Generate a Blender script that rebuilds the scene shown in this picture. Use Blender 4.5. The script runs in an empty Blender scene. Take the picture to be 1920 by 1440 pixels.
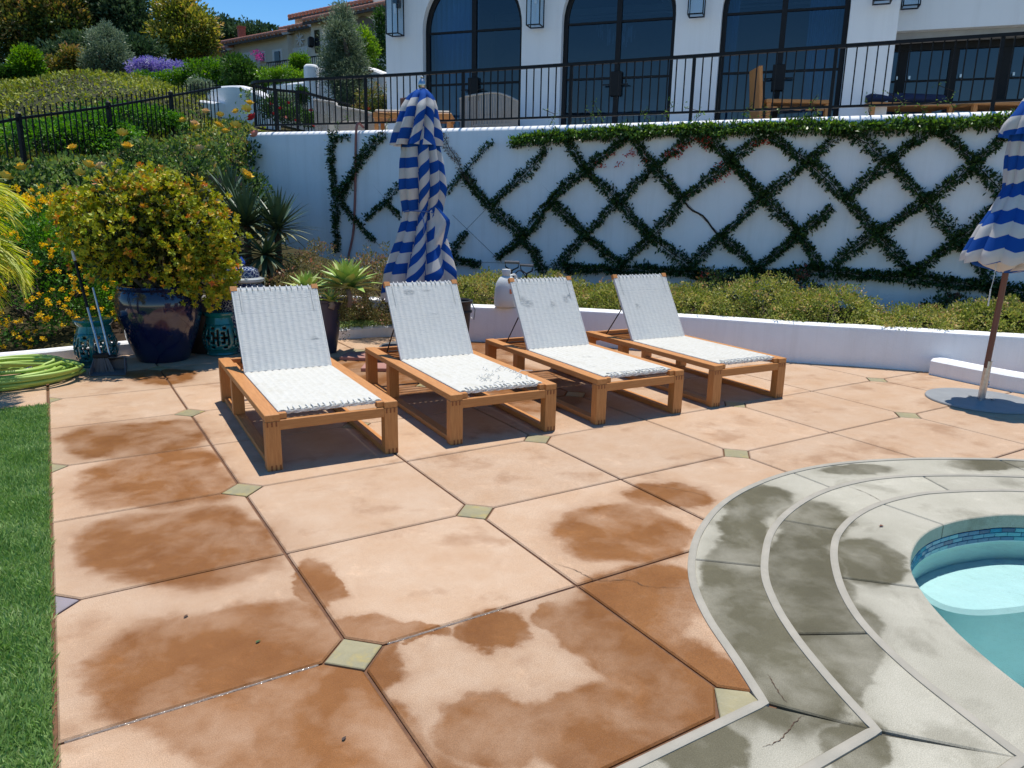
import bpy, bmesh, math, random
import numpy as np
from mathutils import Vector, Matrix
from mathutils.geometry import delaunay_2d_cdt

scene = bpy.context.scene
COL = scene.collection
R = math.radians
PI = math.pi

# ---------------------------------------------------------------- camera
CAM = np.array([-0.7782, -2.3035, 1.5749])
RM = np.array([[0.8517572, -0.5236201, 0.0182100],
               [0.1063701, 0.2068523, 0.9725726],
               [0.5130253, 0.8264588, -0.2318855]])   # right, up, forward
FPX = 1384.48
cd = bpy.data.cameras.new('camera')
cam = bpy.data.objects.new('camera', cd)
COL.objects.link(cam)
cd.sensor_width = 36.0
cd.lens = FPX / 1920 * 36.0
cd.clip_start = 0.05
cd.clip_end = 2000
m = Matrix.Identity(4)
for i in range(3):
    m[i][0], m[i][1], m[i][2], m[i][3] = RM[0][i], RM[1][i], -RM[2][i], CAM[i]
cam.matrix_world = m
scene.camera = cam

# ---------------------------------------------------------------- sky and sun
SUN_EL, SUN_AZ = R(77.0), math.atan2(0.77, 0.64)
w = bpy.data.worlds.new('World')
scene.world = w
w.use_nodes = True
nt = w.node_tree
bg = nt.nodes['Background']
sky = nt.nodes.new('ShaderNodeTexSky')
sky.sky_type = 'NISHITA'
sky.sun_disc = False
sky.sun_elevation = SUN_EL
sky.sun_rotation = SUN_AZ
sky.altitude = 60
sky.air_density = 1.0
sky.dust_density = 0.0
sky.ozone_density = 3.0
hs = nt.nodes.new('ShaderNodeHueSaturation')      # the clear, deep blue of the photograph's sky
hs.inputs['Saturation'].default_value = 1.32
nt.links.new(sky.outputs[0], hs.inputs['Color'])
nt.links.new(hs.outputs[0], bg.inputs[0])
bg.inputs[1].default_value = 0.128
sl = bpy.data.lights.new('sun', 'SUN')
sun = bpy.data.objects.new('sun', sl)
COL.objects.link(sun)
sl.energy = 4.4
sl.angle = R(0.53)
sl.color = (1.0, 0.955, 0.88)
sd = Vector((math.sin(SUN_AZ) * math.cos(SUN_EL), math.cos(SUN_AZ) * math.cos(SUN_EL), math.sin(SUN_EL)))
sun.rotation_euler = sd.to_track_quat('Z', 'Y').to_euler()
sun.location = (0, 0, 20)
scene.view_settings.view_transform = 'Standard'
scene.view_settings.look = 'None'
scene.view_settings.exposure = 0.25
scene.view_settings.gamma = 1.0
scene.view_settings.use_curve_mapping = False
scene.render.engine = 'CYCLES'
scene.cycles.max_bounces = 5
scene.cycles.transparent_max_bounces = 10
scene.cycles.caustics_reflective = False
scene.cycles.caustics_refractive = False

# ---------------------------------------------------------------- survey helpers (photogrammetric positions, real metres)
def ray(px, py):
    return RM.T @ np.array([(px - 960) / FPX, (720 - py) / FPX, 1.0])
def gnd(px, py, z=0.0):
    d = ray(px, py); t = (z - CAM[2]) / d[2]
    return CAM + t * d
def at(px, py, dep):
    return CAM + dep * ray(px, py)
HILL = [(0, .05), (6.1, .08), (7.2, .35), (8.2, .95), (9.6, 1.45), (10.5, 1.75), (14.5, 3.0), (17, 3.4), (19, 3.7), (22, 4.1), (30, 5.2), (40, 6.8), (120, 10)]
def hill(x, y):
    t = .3 * x + .95 * y
    z = float(np.interp(t, [a for a, b in HILL], [b for a, b in HILL]))
    if y < 11.2:      # the slope drops away towards the foot of the curved wall
        xw = float(np.interp(y, [6, 8.5, 9.5, 10.5, 11.2], [5.9, 4.3, 3.65, 3.0, 2.7]))
        f = min(1.0, max(0.0, (xw - x) / 1.5 - .65)); f = f * f * (3 - 2 * f); z = min(z, .30) + (z - min(z, .30)) * f
    return z

# ---------------------------------------------------------------- mesh helpers
class MB:
    def __init__(s): s.v = []; s.f = []
    def add(s, v, f):
        o = len(s.v); s.v += [tuple(p) for p in v]; s.f += [tuple(i + o for i in q) for q in f]; return s
    def box(s, c, d, rz=0.0, M=None, ch=0.0):
        x, y, z = d[0] / 2, d[1] / 2, d[2] / 2
        if ch > 0:
            P = []
            for (zz, k) in ((-z, ch), (-z + ch, 0), (z - ch, 0), (z, ch)):
                a, b = x - k, y - k
                P += [(-a, -b, zz), (a, -b, zz), (a, b, zz), (-a, b, zz)]
            F = [(3, 2, 1, 0), (12, 13, 14, 15)]
            for l in range(3):
                for i in range(4):
                    j = (i + 1) % 4
                    F.append((l * 4 + i, l * 4 + j, l * 4 + 4 + j, l * 4 + 4 + i))
        else:
            P = [(-x, -y, -z), (x, -y, -z), (x, y, -z), (-x, y, -z), (-x, -y, z), (x, -y, z), (x, y, z), (-x, y, z)]
            F = [(3, 2, 1, 0), (4, 5, 6, 7), (0, 1, 5, 4), (1, 2, 6, 5), (2, 3, 7, 6), (3, 0, 4, 7)]
        co, si = math.cos(rz), math.sin(rz)
        out = []
        for p in P:
            if M is not None:
                q = M @ Vector(p); out.append((q.x + c[0], q.y + c[1], q.z + c[2]))
            else:
                out.append((p[0] * co - p[1] * si + c[0], p[0] * si + p[1] * co + c[1], p[2] + c[2]))
        return s.add(out, F)
    def bar(s, a, b, w, h, up=(0, 0, 1), ch=0.0):
        a, b = Vector(a), Vector(b); d = b - a; L = d.length
        X = d.normalized(); Z = Vector(up); Y = Z.cross(X)
        if Y.length < 1e-4: Y = Vector((0, 1, 0)).cross(X)
        Y.normalize(); Z = X.cross(Y)
        M = Matrix((X, Y, Z)).transposed()
        return s.box((a + b) / 2, (L, w, h), M=M, ch=ch)
    def tube(s, pts, r, n=6, caps=True):
        pts = [Vector(p) for p in pts]; k = len(pts)
        rr = r if hasattr(r, '__len__') else [r] * k
        T = [(pts[min(i + 1, k - 1)] - pts[max(i - 1, 0)]).normalized() for i in range(k)]
        u = T[0].orthogonal().normalized(); V = []; F = []
        for i in range(k):
            u = (u - T[i] * u.dot(T[i]))
            u = u.normalized() if u.length > 1e-6 else T[i].orthogonal().normalized()
            w_ = T[i].cross(u)
            for j in range(n):
                a = 2 * PI * j / n
                V.append(pts[i] + (u * math.cos(a) + w_ * math.sin(a)) * rr[i])
        for i in range(k - 1):
            for j in range(n):
                q = (j + 1) % n
                F.append((i * n + j, i * n + q, (i + 1) * n + q, (i + 1) * n + j))
        if caps:
            F.append(tuple(range(n - 1, -1, -1))); F.append(tuple((k - 1) * n + j for j in range(n)))
        return s.add(V, F)
    def lathe(s, prof, n=32, c=(0, 0, 0), sx=1.0, sy=1.0, M=None):
        V = []; F = []
        for r, z in prof:
            for j in range(n):
                a = 2 * PI * j / n
                p = Vector((r * math.cos(a) * sx, r * math.sin(a) * sy, z))
                if M is not None: p = M @ p
                V.append((p.x + c[0], p.y + c[1], p.z + c[2]))
        for i in range(len(prof) - 1):
            for j in range(n):
                q = (j + 1) % n
                F.append((i * n + j, i * n + q, (i + 1) * n + q, (i + 1) * n + j))
        if prof[0][0] > 1e-5: F.append(tuple(range(n - 1, -1, -1)))
        if prof[-1][0] > 1e-5: F.append(tuple((len(prof) - 1) * n + j for j in range(n)))
        return s.add(V, F)
    def prism(s, poly, z0, z1, ch=0.0):
        """poly: CCW list of (x, y)"""
        n = len(poly)
        if ch > 0:
            c = [sum(p[0] for p in poly) / n, sum(p[1] for p in poly) / n]
            ins = inset(poly, ch)
            V = [(x, y, z0) for x, y in poly] + [(x, y, z1 - ch) for x, y in poly] + [(x, y, z1) for x, y in ins]
            F = [tuple(range(2 * n, 3 * n))]
            for l in range(2):
                for i in range(n):
                    j = (i + 1) % n
                    F.append((l * n + i, l * n + j, (l + 1) * n + j, (l + 1) * n + i))
            return s.add(V, F)
        V = [(x, y, z0) for x, y in poly] + [(x, y, z1) for x, y in poly]
        F = [tuple(range(n, 2 * n)), tuple(range(n - 1, -1, -1))]
        for i in range(n):
            j = (i + 1) % n
            F.append((i, j, n + j, n + i))
        return s.add(V, F)
    def mesh(s, name):
        me = bpy.data.meshes.new(name); me.from_pydata(s.v, [], s.f); me.update(); return me
    def build(s, name, mt, parent=None, smooth=False, **kw):
        return obj(name, s.mesh(name), mt, parent, smooth, **kw)

def inset(poly, d):
    n = len(poly); out = []
    for i in range(n):
        p0, p1, p2 = Vector(poly[i - 1]), Vector(poly[i]), Vector(poly[(i + 1) % n])
        a = (p1 - p0); b = (p2 - p1)
        a = a.normalized() if a.length > 1e-9 else Vector((1, 0)); b = b.normalized() if b.length > 1e-9 else a
        n1 = Vector((-a.y, a.x)); n2 = Vector((-b.y, b.x)); nn = n1 + n2
        nn = nn.normalized() if nn.length > 1e-6 else n1
        k = d / max(.4, nn.dot(n1)); q = p1 + nn * k
        out.append((q.x, q.y))
    return out

def obj(name, me, mt, parent=None, smooth=False, loc=None, rot=None, label=None, cat=None, group=None, kind=None):
    o = bpy.data.objects.new(name, me); COL.objects.link(o)
    if mt is not None and me is not None and not me.materials:
        for q in (mt if isinstance(mt, (list, tuple)) else [mt]): me.materials.append(q)
    if smooth and me is not None:
        me.polygons.foreach_set('use_smooth', [True] * len(me.polygons))
        if smooth != 'all':
            try: me.set_sharp_from_angle(angle=R(38))
            except Exception: pass
    if parent is not None: o.parent = parent
    if loc is not None: o.location = loc
    if rot is not None: o.rotation_euler = rot
    return tag(o, label, cat, group, kind)
def tag(o, label=None, cat=None, group=None, kind=None):
    if label: o['label'] = label
    if cat: o['category'] = cat
    if group: o['group'] = group
    if kind: o['kind'] = kind
    return o
def thing(name, label, cat, loc=(0, 0, 0), rz=0.0, group=None):
    o = bpy.data.objects.new(name, None); COL.objects.link(o)
    o.empty_display_size = .1
    o.location = loc; o.rotation_euler = (0, 0, rz)
    return tag(o, label, cat, group)
def copy_tree(o, parent=None):
    c = o.copy(); COL.objects.link(c); c.parent = parent
    for ch in list(o.children): copy_tree(ch, c)
    return c
def sweep(path, prof, mb=None, closed_prof=True, caps=True, z=0.0):
    """path: plan points; prof: (offset to the left of travel, height)"""
    mb = mb or MB(); n = len(path); k = len(prof); V = []; F = []
    P = [Vector(p[:2]) for p in path]
    zz = [(p[2] if len(p) > 2 else z) for p in path]
    for i in range(n):
        t = (P[min(i + 1, n - 1)] - P[max(i - 1, 0)]).normalized(); nn = Vector((-t.y, t.x))
        for o_, h_ in prof:
            q = P[i] + nn * o_; V.append((q.x, q.y, zz[i] + h_))
    for i in range(n - 1):
        for j in range(k if closed_prof else k - 1):
            q = (j + 1) % k
            F.append((i * k + j, (i + 1) * k + j, (i + 1) * k + q, i * k + q))
    if caps and closed_prof:
        F.append(tuple(range(k))); F.append(tuple((n - 1) * k + j for j in range(k - 1, -1, -1)))
    return mb.add(V, F)
def smooth_path(pts, n=8):
    """Catmull-Rom through the points"""
    P = [np.array(p, float) for p in pts]; out = []
    P = [2 * P[0] - P[1]] + P + [2 * P[-1] - P[-2]]
    for i in range(1, len(P) - 2):
        for k in range(n):
            t = k / n
            out.append(.5 * (2 * P[i] + (P[i + 1] - P[i - 1]) * t + (2 * P[i - 1] - 5 * P[i] + 4 * P[i + 1] - P[i + 2]) * t * t + (3 * P[i] - P[i - 1] - 3 * P[i + 1] + P[i + 2]) * t ** 3))
    out.append(P[-2])
    return [tuple(float(c) for c in p) for p in out]

# ---------------------------------------------------------------- materials
def newmat(name):
    mt = bpy.data.materials.new(name); mt.use_nodes = True
    n = mt.node_tree; b = n.nodes['Principled BSDF']
    return mt, n, b
def N(n, typ, **kw):
    q = n.nodes.new(typ)
    for k, v in kw.items():
        if k.startswith('i_'): q.inputs[k[2:].replace('_', ' ')].default_value = v
        elif k.startswith('n_'): q.inputs[int(k[2:])].default_value = v
        else: setattr(q, k, v)
    return q
def L(n, a, b): n.links.new(a, b)
def rgba(c): return (c[0], c[1], c[2], 1.0)
def pm(name, c1, c2=None, scale=6.0, rough=.6, bump=.0, bscale=60.0, spec=.4, metal=0.0, dirt=None, dscale=1.5, coords='Object', stretch=None, rvar=.0, streak=None):
    mt, n, b = newmat(name)
    c2 = c2 or tuple(x * .82 for x in c1)
    tc = N(n, 'ShaderNodeTexCoord'); src = tc.outputs[coords]
    if stretch:
        mp = N(n, 'ShaderNodeMapping'); mp.inputs['Scale'].default_value = stretch
        L(n, src, mp.inputs[0]); src = mp.outputs[0]
    no = N(n, 'ShaderNodeTexNoise', i_Scale=scale, i_Detail=5.0, i_Roughness=.6); L(n, src, no.inputs['Vector'])
    mr = N(n, 'ShaderNodeMapRange', n_1=.3, n_2=.7); L(n, no.outputs[0], mr.inputs[0])
    mx = N(n, 'ShaderNodeMix', data_type='RGBA'); mx.inputs['A'].default_value = rgba(c1); mx.inputs['B'].default_value = rgba(c2)
    L(n, mr.outputs[0], mx.inputs['Factor']); out = mx.outputs['Result']
    if dirt:
        n2 = N(n, 'ShaderNodeTexNoise', i_Scale=dscale, i_Detail=6.0, i_Roughness=.65); L(n, tc.outputs[coords], n2.inputs['Vector'])
        m2 = N(n, 'ShaderNodeMapRange', n_1=.52, n_2=.75); L(n, n2.outputs[0], m2.inputs[0])
        x2 = N(n, 'ShaderNodeMix', data_type='RGBA'); x2.inputs['B'].default_value = rgba(dirt)
        L(n, m2.outputs[0], x2.inputs['Factor']); L(n, out, x2.inputs['A']); out = x2.outputs['Result']
    if streak:      # faint rain streaks down a wall
        mp2 = N(n, 'ShaderNodeMapping'); mp2.inputs['Scale'].default_value = (7, 7, .45); L(n, tc.outputs[coords], mp2.inputs[0])
        n3 = N(n, 'ShaderNodeTexNoise', i_Scale=1.0, i_Detail=6.0, i_Roughness=.7); L(n, mp2.outputs[0], n3.inputs['Vector'])
        m3 = N(n, 'ShaderNodeMapRange', n_1=.48, n_2=.78, n_4=.5); L(n, n3.outputs[0], m3.inputs[0])
        x3 = N(n, 'ShaderNodeMix', data_type='RGBA'); x3.inputs['B'].default_value = rgba(streak); L(n, m3.outputs[0], x3.inputs['Factor']); L(n, out, x3.inputs['A']); out = x3.outputs['Result']
    L(n, out, b.inputs['Base Color'])
    b.inputs['Roughness'].default_value = rough; b.inputs['Metallic'].default_value = metal
    b.inputs['Specular IOR Level'].default_value = spec
    if rvar:
        mv = N(n, 'ShaderNodeMapRange', n_3=max(0, rough - rvar), n_4=min(1, rough + rvar)); L(n, no.outputs[0], mv.inputs[0]); L(n, mv.outputs[0], b.inputs['Roughness'])
    if bump:
        nb = N(n, 'ShaderNodeTexNoise', i_Scale=bscale, i_Detail=4.0); L(n, src, nb.inputs['Vector'])
        bp = N(n, 'ShaderNodeBump', i_Strength=bump, i_Distance=.01); L(n, nb.outputs[0], bp.inputs['Height']); L(n, bp.outputs[0], b.inputs['Normal'])
    return mt
def leafmat(name, cols, rough=.45, trans=.35, gain=1.4, spec=.3):
    """leaf colour by a random number per leaf"""
    mt, n, b = newmat(name)
    a = N(n, 'ShaderNodeAttribute', attribute_name='rnd')
    cr = N(n, 'ShaderNodeValToRGB'); e = cr.color_ramp.elements
    while len(e) < len(cols): e.new(.5)
    for i, c in enumerate(cols):
        e[i].position = i / max(1, len(cols) - 1); e[i].color = rgba([min(.85, v * gain) for v in c])
    L(n, a.outputs['Fac'], cr.inputs[0]); L(n, cr.outputs[0], b.inputs['Base Color'])
    b.inputs['Roughness'].default_value = rough; b.inputs['Specular IOR Level'].default_value = spec
    tr = N(n, 'ShaderNodeBsdfTranslucent')
    hs = N(n, 'ShaderNodeHueSaturation', i_Saturation=1.15, i_Value=1.5); L(n, cr.outputs[0], hs.inputs['Color']); L(n, hs.outputs[0], tr.inputs[0])
    ms = N(n, 'ShaderNodeMixShader', n_0=trans)
    L(n, b.outputs[0], ms.inputs[1]); L(n, tr.outputs[0], ms.inputs[2])
    L(n, ms.outputs[0], n.nodes['Material Output'].inputs[0])
    return mt

# ---------------------------------------------------------------- foliage helpers
RNG = np.random.default_rng(7)
def unit(a): return a / np.maximum(np.linalg.norm(a, axis=-1, keepdims=True), 1e-9)
def leaves(name, P, D, size, mt, parent, wr=.45, fold=.25, rnd=None, kind='stuff', up=None, twist=1.0):
    """one folded four-cornered blade for each point P, pointing along D"""
    n = len(P); D = unit(np.asarray(D, float)); size = np.broadcast_to(size, (n,))[:, None]
    ref = RNG.normal(size=(n, 3)) * twist
    if up is not None: ref = ref + np.asarray(up)
    S = unit(np.cross(D, ref)); U = np.cross(S, D)
    w_ = size * wr
    V = np.empty((n, 4, 3))
    V[:, 0] = P; V[:, 2] = P + D * size
    mid = P + D * size * .55
    V[:, 1] = mid + S * w_ * .5 + U * w_ * fold; V[:, 3] = mid - S * w_ * .5 + U * w_ * fold
    me = bpy.data.meshes.new(name)
    me.vertices.add(n * 4); me.vertices.foreach_set('co', V.reshape(-1).astype(np.float32))
    me.loops.add(n * 4); me.loops.foreach_set('vertex_index', np.arange(n * 4, dtype=np.int32))
    me.polygons.add(n); me.polygons.foreach_set('loop_start', np.arange(0, n * 4, 4, dtype=np.int32))
    me.update(calc_edges=True)
    at_ = me.attributes.new('rnd', 'FLOAT', 'FACE')
    at_.data.foreach_set('value', (RNG.random(n) if rnd is None else np.clip(rnd, 0, 1)).astype(np.float32))
    return obj(name, me, mt, parent, kind=kind)
def ball(n): return unit(RNG.normal(size=(n, 3)))
def crown(c, rad, ncl, per, cr, shell=.55, squash=.8, flat=-1.0):
    """leaf clumps spread through an uneven ellipsoid: returns points, directions, clump id"""
    c = np.array(c); rad = np.array(rad)
    d = ball(ncl); lump = 1 + .16 * np.sin(d[:, 0] * 5 + c[0]) * np.cos(d[:, 1] * 4 + c[1]) + .1 * RNG.normal(size=ncl)
    rr = (shell + (1 - shell) * RNG.random(ncl) ** .6) * lump
    Q = d * rr[:, None]
    Q[:, 2] = np.maximum(Q[:, 2], flat)
    CC = c + Q * rad
    cs = cr * (.6 + .8 * RNG.random(ncl))
    dd = ball(ncl * per).reshape(ncl, per, 3)
    rad2 = (RNG.random((ncl, per, 1)) ** .4) * cs[:, None, None]
    P = CC[:, None, :] + dd * rad2 * np.array([1, 1, squash])
    D = dd + .7 * unit(Q)[:, None, :] + np.array([0, 0, .35]) + .5 * RNG.normal(size=(ncl, per, 3))
    return P.reshape(-1, 3), D.reshape(-1, 3), np.repeat(np.arange(ncl), per)
# ================================================================= materials of the setting
M = {}
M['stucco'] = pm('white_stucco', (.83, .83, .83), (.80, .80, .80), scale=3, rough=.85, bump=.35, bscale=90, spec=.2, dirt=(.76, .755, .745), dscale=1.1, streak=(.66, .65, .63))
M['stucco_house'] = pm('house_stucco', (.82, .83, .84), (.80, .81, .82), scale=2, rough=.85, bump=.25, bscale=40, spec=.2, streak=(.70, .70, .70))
M['black'] = pm('black_metal', (.008, .009, .011), (.013, .013, .015), scale=20, rough=.5, spec=.22)
M['soil'] = pm('soil', (.055, .038, .026), (.025, .017, .012), scale=14, rough=.95, bump=1.0, bscale=40, spec=.1)
M['teak'] = pm('oiled_wood', (.55, .25, .08), (.42, .17, .05), scale=5, rough=.5, bump=.15, bscale=40, spec=.35, stretch=(18, 18, 1.6))
M['teak_y'] = pm('oiled_wood_long', (.57, .26, .085), (.44, .18, .052), scale=5, rough=.5, bump=.15, bscale=40, spec=.35, stretch=(18, 1.6, 18))
M['teak_x'] = pm('oiled_wood_cross', (.53, .24, .076), (.41, .165, .048), scale=5, rough=.5, bump=.15, bscale=40, spec=.35, stretch=(1.6, 18, 18))
M['teak_tip'] = pm('wood_end_grain', (.27, .085, .022), (.2, .06, .016), scale=60, rough=.6)
M['steel'] = pm('brushed_steel', (.55, .55, .56), (.4, .4, .41), scale=30, rough=.28, metal=1.0)

WET = [[-0.422, 3.084, 2.282, -0.211, -1.176, -2.182], [-0.386, 2.253, 2.421, -0.279, -1.084, -1.971], [-0.401, 1.234, 2.263, -0.321, -1.141, -2.024], [-0.469, 0.15, 2.564, -0.442, -1.485, -2.564], [-0.289, -0.316, 2.665, -0.759, -2.499, -4.28], [0.033, 0.139, 6.362, -2.252, -4.587, -7.975], [0.243, -0.003, 5.697, -2.581, -9.94, -17.27], [0.533, -0.128, 6.005, -3.548, -4.217, -7.333], [0.823, -0.162, 6.358, -4.552, -4.437, -7.741], [0.238, -0.61, 4.751, -2.784, -2.989, -5.12], [0.84, -0.751, 3.761, -3.568, -1.607, -2.767], [1.121, -0.333, 3.523, -3.166, -2.052, -3.58], [1.506, 0.311, 2.324, -1.935, -1.502, -2.673], [2.067, 0.563, 3.064, -2.887, -2.759, -4.977], [2.253, 4.178, 1.333, -0.627, -0.454, -0.898], [2.811, 3.025, 1.939, -1.288, -0.568, -1.099], [4.111, 5.099, 0.859, -0.562, -0.468, -0.97], [0.037, 0.586, 10.794, -3.305, -2.116, -3.716], [-0.038, 5.079, 3.167, -0.374, -1.271, -2.495]]
RWET = [[1.531, -0.422, 4.423, -4.952, -0.724, -1.268], [1.337, -0.831, 3.8, -4.809, -1.53, -2.646], [1.988, -0.031, 5.234, -5.899, -1.334, -2.371], [2.448, 0.262, 3.797, -4.449, -2.088, -3.758], [1.876, -0.461, 4.628, -6.008, -0.919, -1.615], [2.457, -0.112, 3.853, -5.196, -1.837, -3.278], [2.326, -0.484, 4.035, -6.137, -2.278, -4.023], [1.594, -0.822, 4.436, -6.215, -1.988, -3.451], [0.718, -0.972, 5.623, -5.63, -4.431, -7.578], [1.141, -1.192, 6.309, -9.122, -4.318, -7.389], [1.523, -0.938, 8.002, -11.644, -2.567, -4.44], [4.328, -0.06, 2.118, -4.336, -3.858, -7.061], [3.446, 0.308, 3.005, -4.484, -6.11, -11.152]]

def wet_concrete(name, dry1, dry2, wet1, wet2, spots, amp, seed, strength=1.0, rects=(), grow=1.0):
    """sand-finished concrete with puddle stains where water has dried unevenly (spots in metres on the ground)"""
    mt, n, b = newmat(name)
    ge = N(n, 'ShaderNodeNewGeometry')
    na = N(n, 'ShaderNodeTexNoise', noise_dimensions='3D', i_Scale=1.7, i_Detail=4.0, i_Roughness=.55); L(n, ge.outputs['Position'], na.inputs['Vector'])
    nb = N(n, 'ShaderNodeTexNoise', i_Scale=7.5, i_Detail=6.0, i_Roughness=.62); L(n, ge.outputs['Position'], nb.inputs['Vector'])
    s1 = N(n, 'ShaderNodeVectorMath', operation='SUBTRACT'); s1.inputs[1].default_value = (.5, .5, .5); L(n, na.outputs['Color'], s1.inputs[0])
    s2 = N(n, 'ShaderNodeVectorMath', operation='SUBTRACT'); s2.inputs[1].default_value = (.5, .5, .5); L(n, nb.outputs['Color'], s2.inputs[0])
    a1 = N(n, 'ShaderNodeVectorMath', operation='SCALE', i_Scale=amp); L(n, s1.outputs[0], a1.inputs[0])
    a2 = N(n, 'ShaderNodeVectorMath', operation='SCALE', i_Scale=amp * .42); L(n, s2.outputs[0], a2.inputs[0])
    p1 = N(n, 'ShaderNodeVectorMath', operation='ADD'); L(n, ge.outputs['Position'], p1.inputs[0]); L(n, a1.outputs[0], p1.inputs[1])
    p2 = N(n, 'ShaderNodeVectorMath', operation='ADD'); L(n, p1.outputs[0], p2.inputs[0]); L(n, a2.outputs[0], p2.inputs[1])
    acc = None
    for (cx, cy, a, b_, c, d) in spots:
        du = N(n, 'ShaderNodeVectorMath', operation='DOT_PRODUCT'); du.inputs[1].default_value = (a, b_, 0); L(n, p2.outputs[0], du.inputs[0])
        dv = N(n, 'ShaderNodeVectorMath', operation='DOT_PRODUCT'); dv.inputs[1].default_value = (c, d, 0); L(n, p2.outputs[0], dv.inputs[0])
        cv = N(n, 'ShaderNodeCombineXYZ'); L(n, du.outputs['Value'], cv.inputs[0]); L(n, dv.outputs['Value'], cv.inputs[1])
        ds = N(n, 'ShaderNodeVectorMath', operation='DISTANCE'); ds.inputs[1].default_value = (a * cx + b_ * cy, c * cx + d * cy, 0); L(n, cv.outputs[0], ds.inputs[0])
        if acc is None: acc = ds.outputs['Value']
        else:
            mi = N(n, 'ShaderNodeMath', operation='SMOOTH_MIN', n_2=.25); L(n, acc, mi.inputs[0]); L(n, ds.outputs['Value'], mi.inputs[1]); acc = mi.outputs[0]
    for (x0, x1, y0, y1) in rects:          # stains that fill most of a slab
        cx, cy = (x0 + x1) / 2, (y0 + y1) / 2
        s_ = N(n, 'ShaderNodeVectorMath', operation='SUBTRACT'); s_.inputs[1].default_value = (cx, cy, 0); L(n, p2.outputs[0], s_.inputs[0])
        q_ = N(n, 'ShaderNodeVectorMath', operation='MULTIPLY'); q_.inputs[1].default_value = (2 / (x1 - x0), 2 / (y1 - y0), 0); L(n, s_.outputs[0], q_.inputs[0])
        a_ = N(n, 'ShaderNodeVectorMath', operation='MULTIPLY'); L(n, q_.outputs[0], a_.inputs[0]); L(n, q_.outputs[0], a_.inputs[1])
        e_ = N(n, 'ShaderNodeVectorMath', operation='DOT_PRODUCT'); L(n, a_.outputs[0], e_.inputs[0]); L(n, a_.outputs[0], e_.inputs[1])
        w_ = N(n, 'ShaderNodeMath', operation='POWER', n_1=.25); L(n, e_.outputs['Value'], w_.inputs[0])
        mi = N(n, 'ShaderNodeMath', operation='SMOOTH_MIN', n_2=.2); L(n, acc, mi.inputs[0]); L(n, w_.outputs[0], mi.inputs[1]); acc = mi.outputs[0]
    wm = N(n, 'ShaderNodeMapRange', interpolation_type='SMOOTHSTEP', n_1=1.20 * grow, n_2=.88 * grow, n_3=0.0, n_4=1.0); L(n, acc, wm.inputs[0])
    ws = N(n, 'ShaderNodeMapRange', interpolation_type='SMOOTHSTEP', n_1=1.55 * grow, n_2=.80 * grow, n_3=0.0, n_4=.42); L(n, acc, ws.inputs[0])
    wj = N(n, 'ShaderNodeMath', operation='MAXIMUM'); L(n, wm.outputs[0], wj.inputs[0]); L(n, ws.outputs[0], wj.inputs[1]); wm = wj
    # drying out unevenly inside a stain
    nd = N(n, 'ShaderNodeTexNoise', i_Scale=2.6, i_Detail=5.0, i_Roughness=.6); L(n, p1.outputs[0], nd.inputs['Vector'])
    md = N(n, 'ShaderNodeMapRange', n_1=.28, n_2=.56, n_3=.45, n_4=1.0); L(n, nd.outputs[0], md.inputs[0])
    w1 = N(n, 'ShaderNodeMath', operation='MULTIPLY'); L(n, wm.outputs[0], w1.inputs[0]); L(n, md.outputs[0], w1.inputs[1])
    # faint damp marks away from the stains
    mf = N(n, 'ShaderNodeMapRange', interpolation_type='SMOOTHSTEP', n_1=.52, n_2=.70, n_3=0.0, n_4=.42); L(n, nd.outputs[0], mf.inputs[0])
    wx = N(n, 'ShaderNodeMath', operation='MAXIMUM'); L(n, w1.outputs[0], wx.inputs[0]); L(n, mf.outputs[0], wx.inputs[1])
    wet = N(n, 'ShaderNodeMath', operation='MULTIPLY', n_1=strength); L(n, wx.outputs[0], wet.inputs[0])
    nc = N(n, 'ShaderNodeTexNoise', i_Scale=3.1, i_Detail=7.0, i_Roughness=.7); L(n, ge.outputs['Position'], nc.inputs['Vector'])
    mc = N(n, 'ShaderNodeMapRange', n_1=.35, n_2=.68); L(n, nc.outputs[0], mc.inputs[0])
    dr = N(n, 'ShaderNodeMix', data_type='RGBA'); dr.inputs['A'].default_value = rgba(dry1); dr.inputs['B'].default_value = rgba(dry2); L(n, mc.outputs[0], dr.inputs['Factor'])
    we = N(n, 'ShaderNodeMix', data_type='RGBA'); we.inputs['A'].default_value = rgba(wet1); we.inputs['B'].default_value = rgba(wet2); L(n, mc.outputs[0], we.inputs['Factor'])
    mx = N(n, 'ShaderNodeMix', data_type='RGBA'); L(n, wet.outputs[0], mx.inputs['Factor']); L(n, dr.outputs['Result'], mx.inputs['A']); L(n, we.outputs['Result'], mx.inputs['B'])
    # each slab was poured a little lighter or darker
    oi = N(n, 'ShaderNodeObjectInfo'); mo = N(n, 'ShaderNodeMapRange', n_3=.92, n_4=1.06); L(n, oi.outputs['Random'], mo.inputs[0])
    hv = N(n, 'ShaderNodeHueSaturation'); L(n, mo.outputs[0], hv.inputs['Value']); L(n, mx.outputs['Result'], hv.inputs['Color'])
    # salt-and-pepper sand grain
    gr = N(n, 'ShaderNodeTexNoise', i_Scale=260.0, i_Detail=3.0, i_Roughness=.75); L(n, ge.outputs['Position'], gr.inputs['Vector'])
    mg = N(n, 'ShaderNodeMapRange', n_1=.25, n_2=.75, n_3=.62, n_4=1.38); L(n, gr.outputs[0], mg.inputs[0])
    vo = N(n, 'ShaderNodeTexVoronoi', i_Scale=75.0); L(n, ge.outputs['Position'], vo.inputs['Vector'])
    mv = N(n, 'ShaderNodeMapRange', n_1=.05, n_2=.10, n_3=.72, n_4=1.0); L(n, vo.outputs['Distance'], mv.inputs[0])
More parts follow.
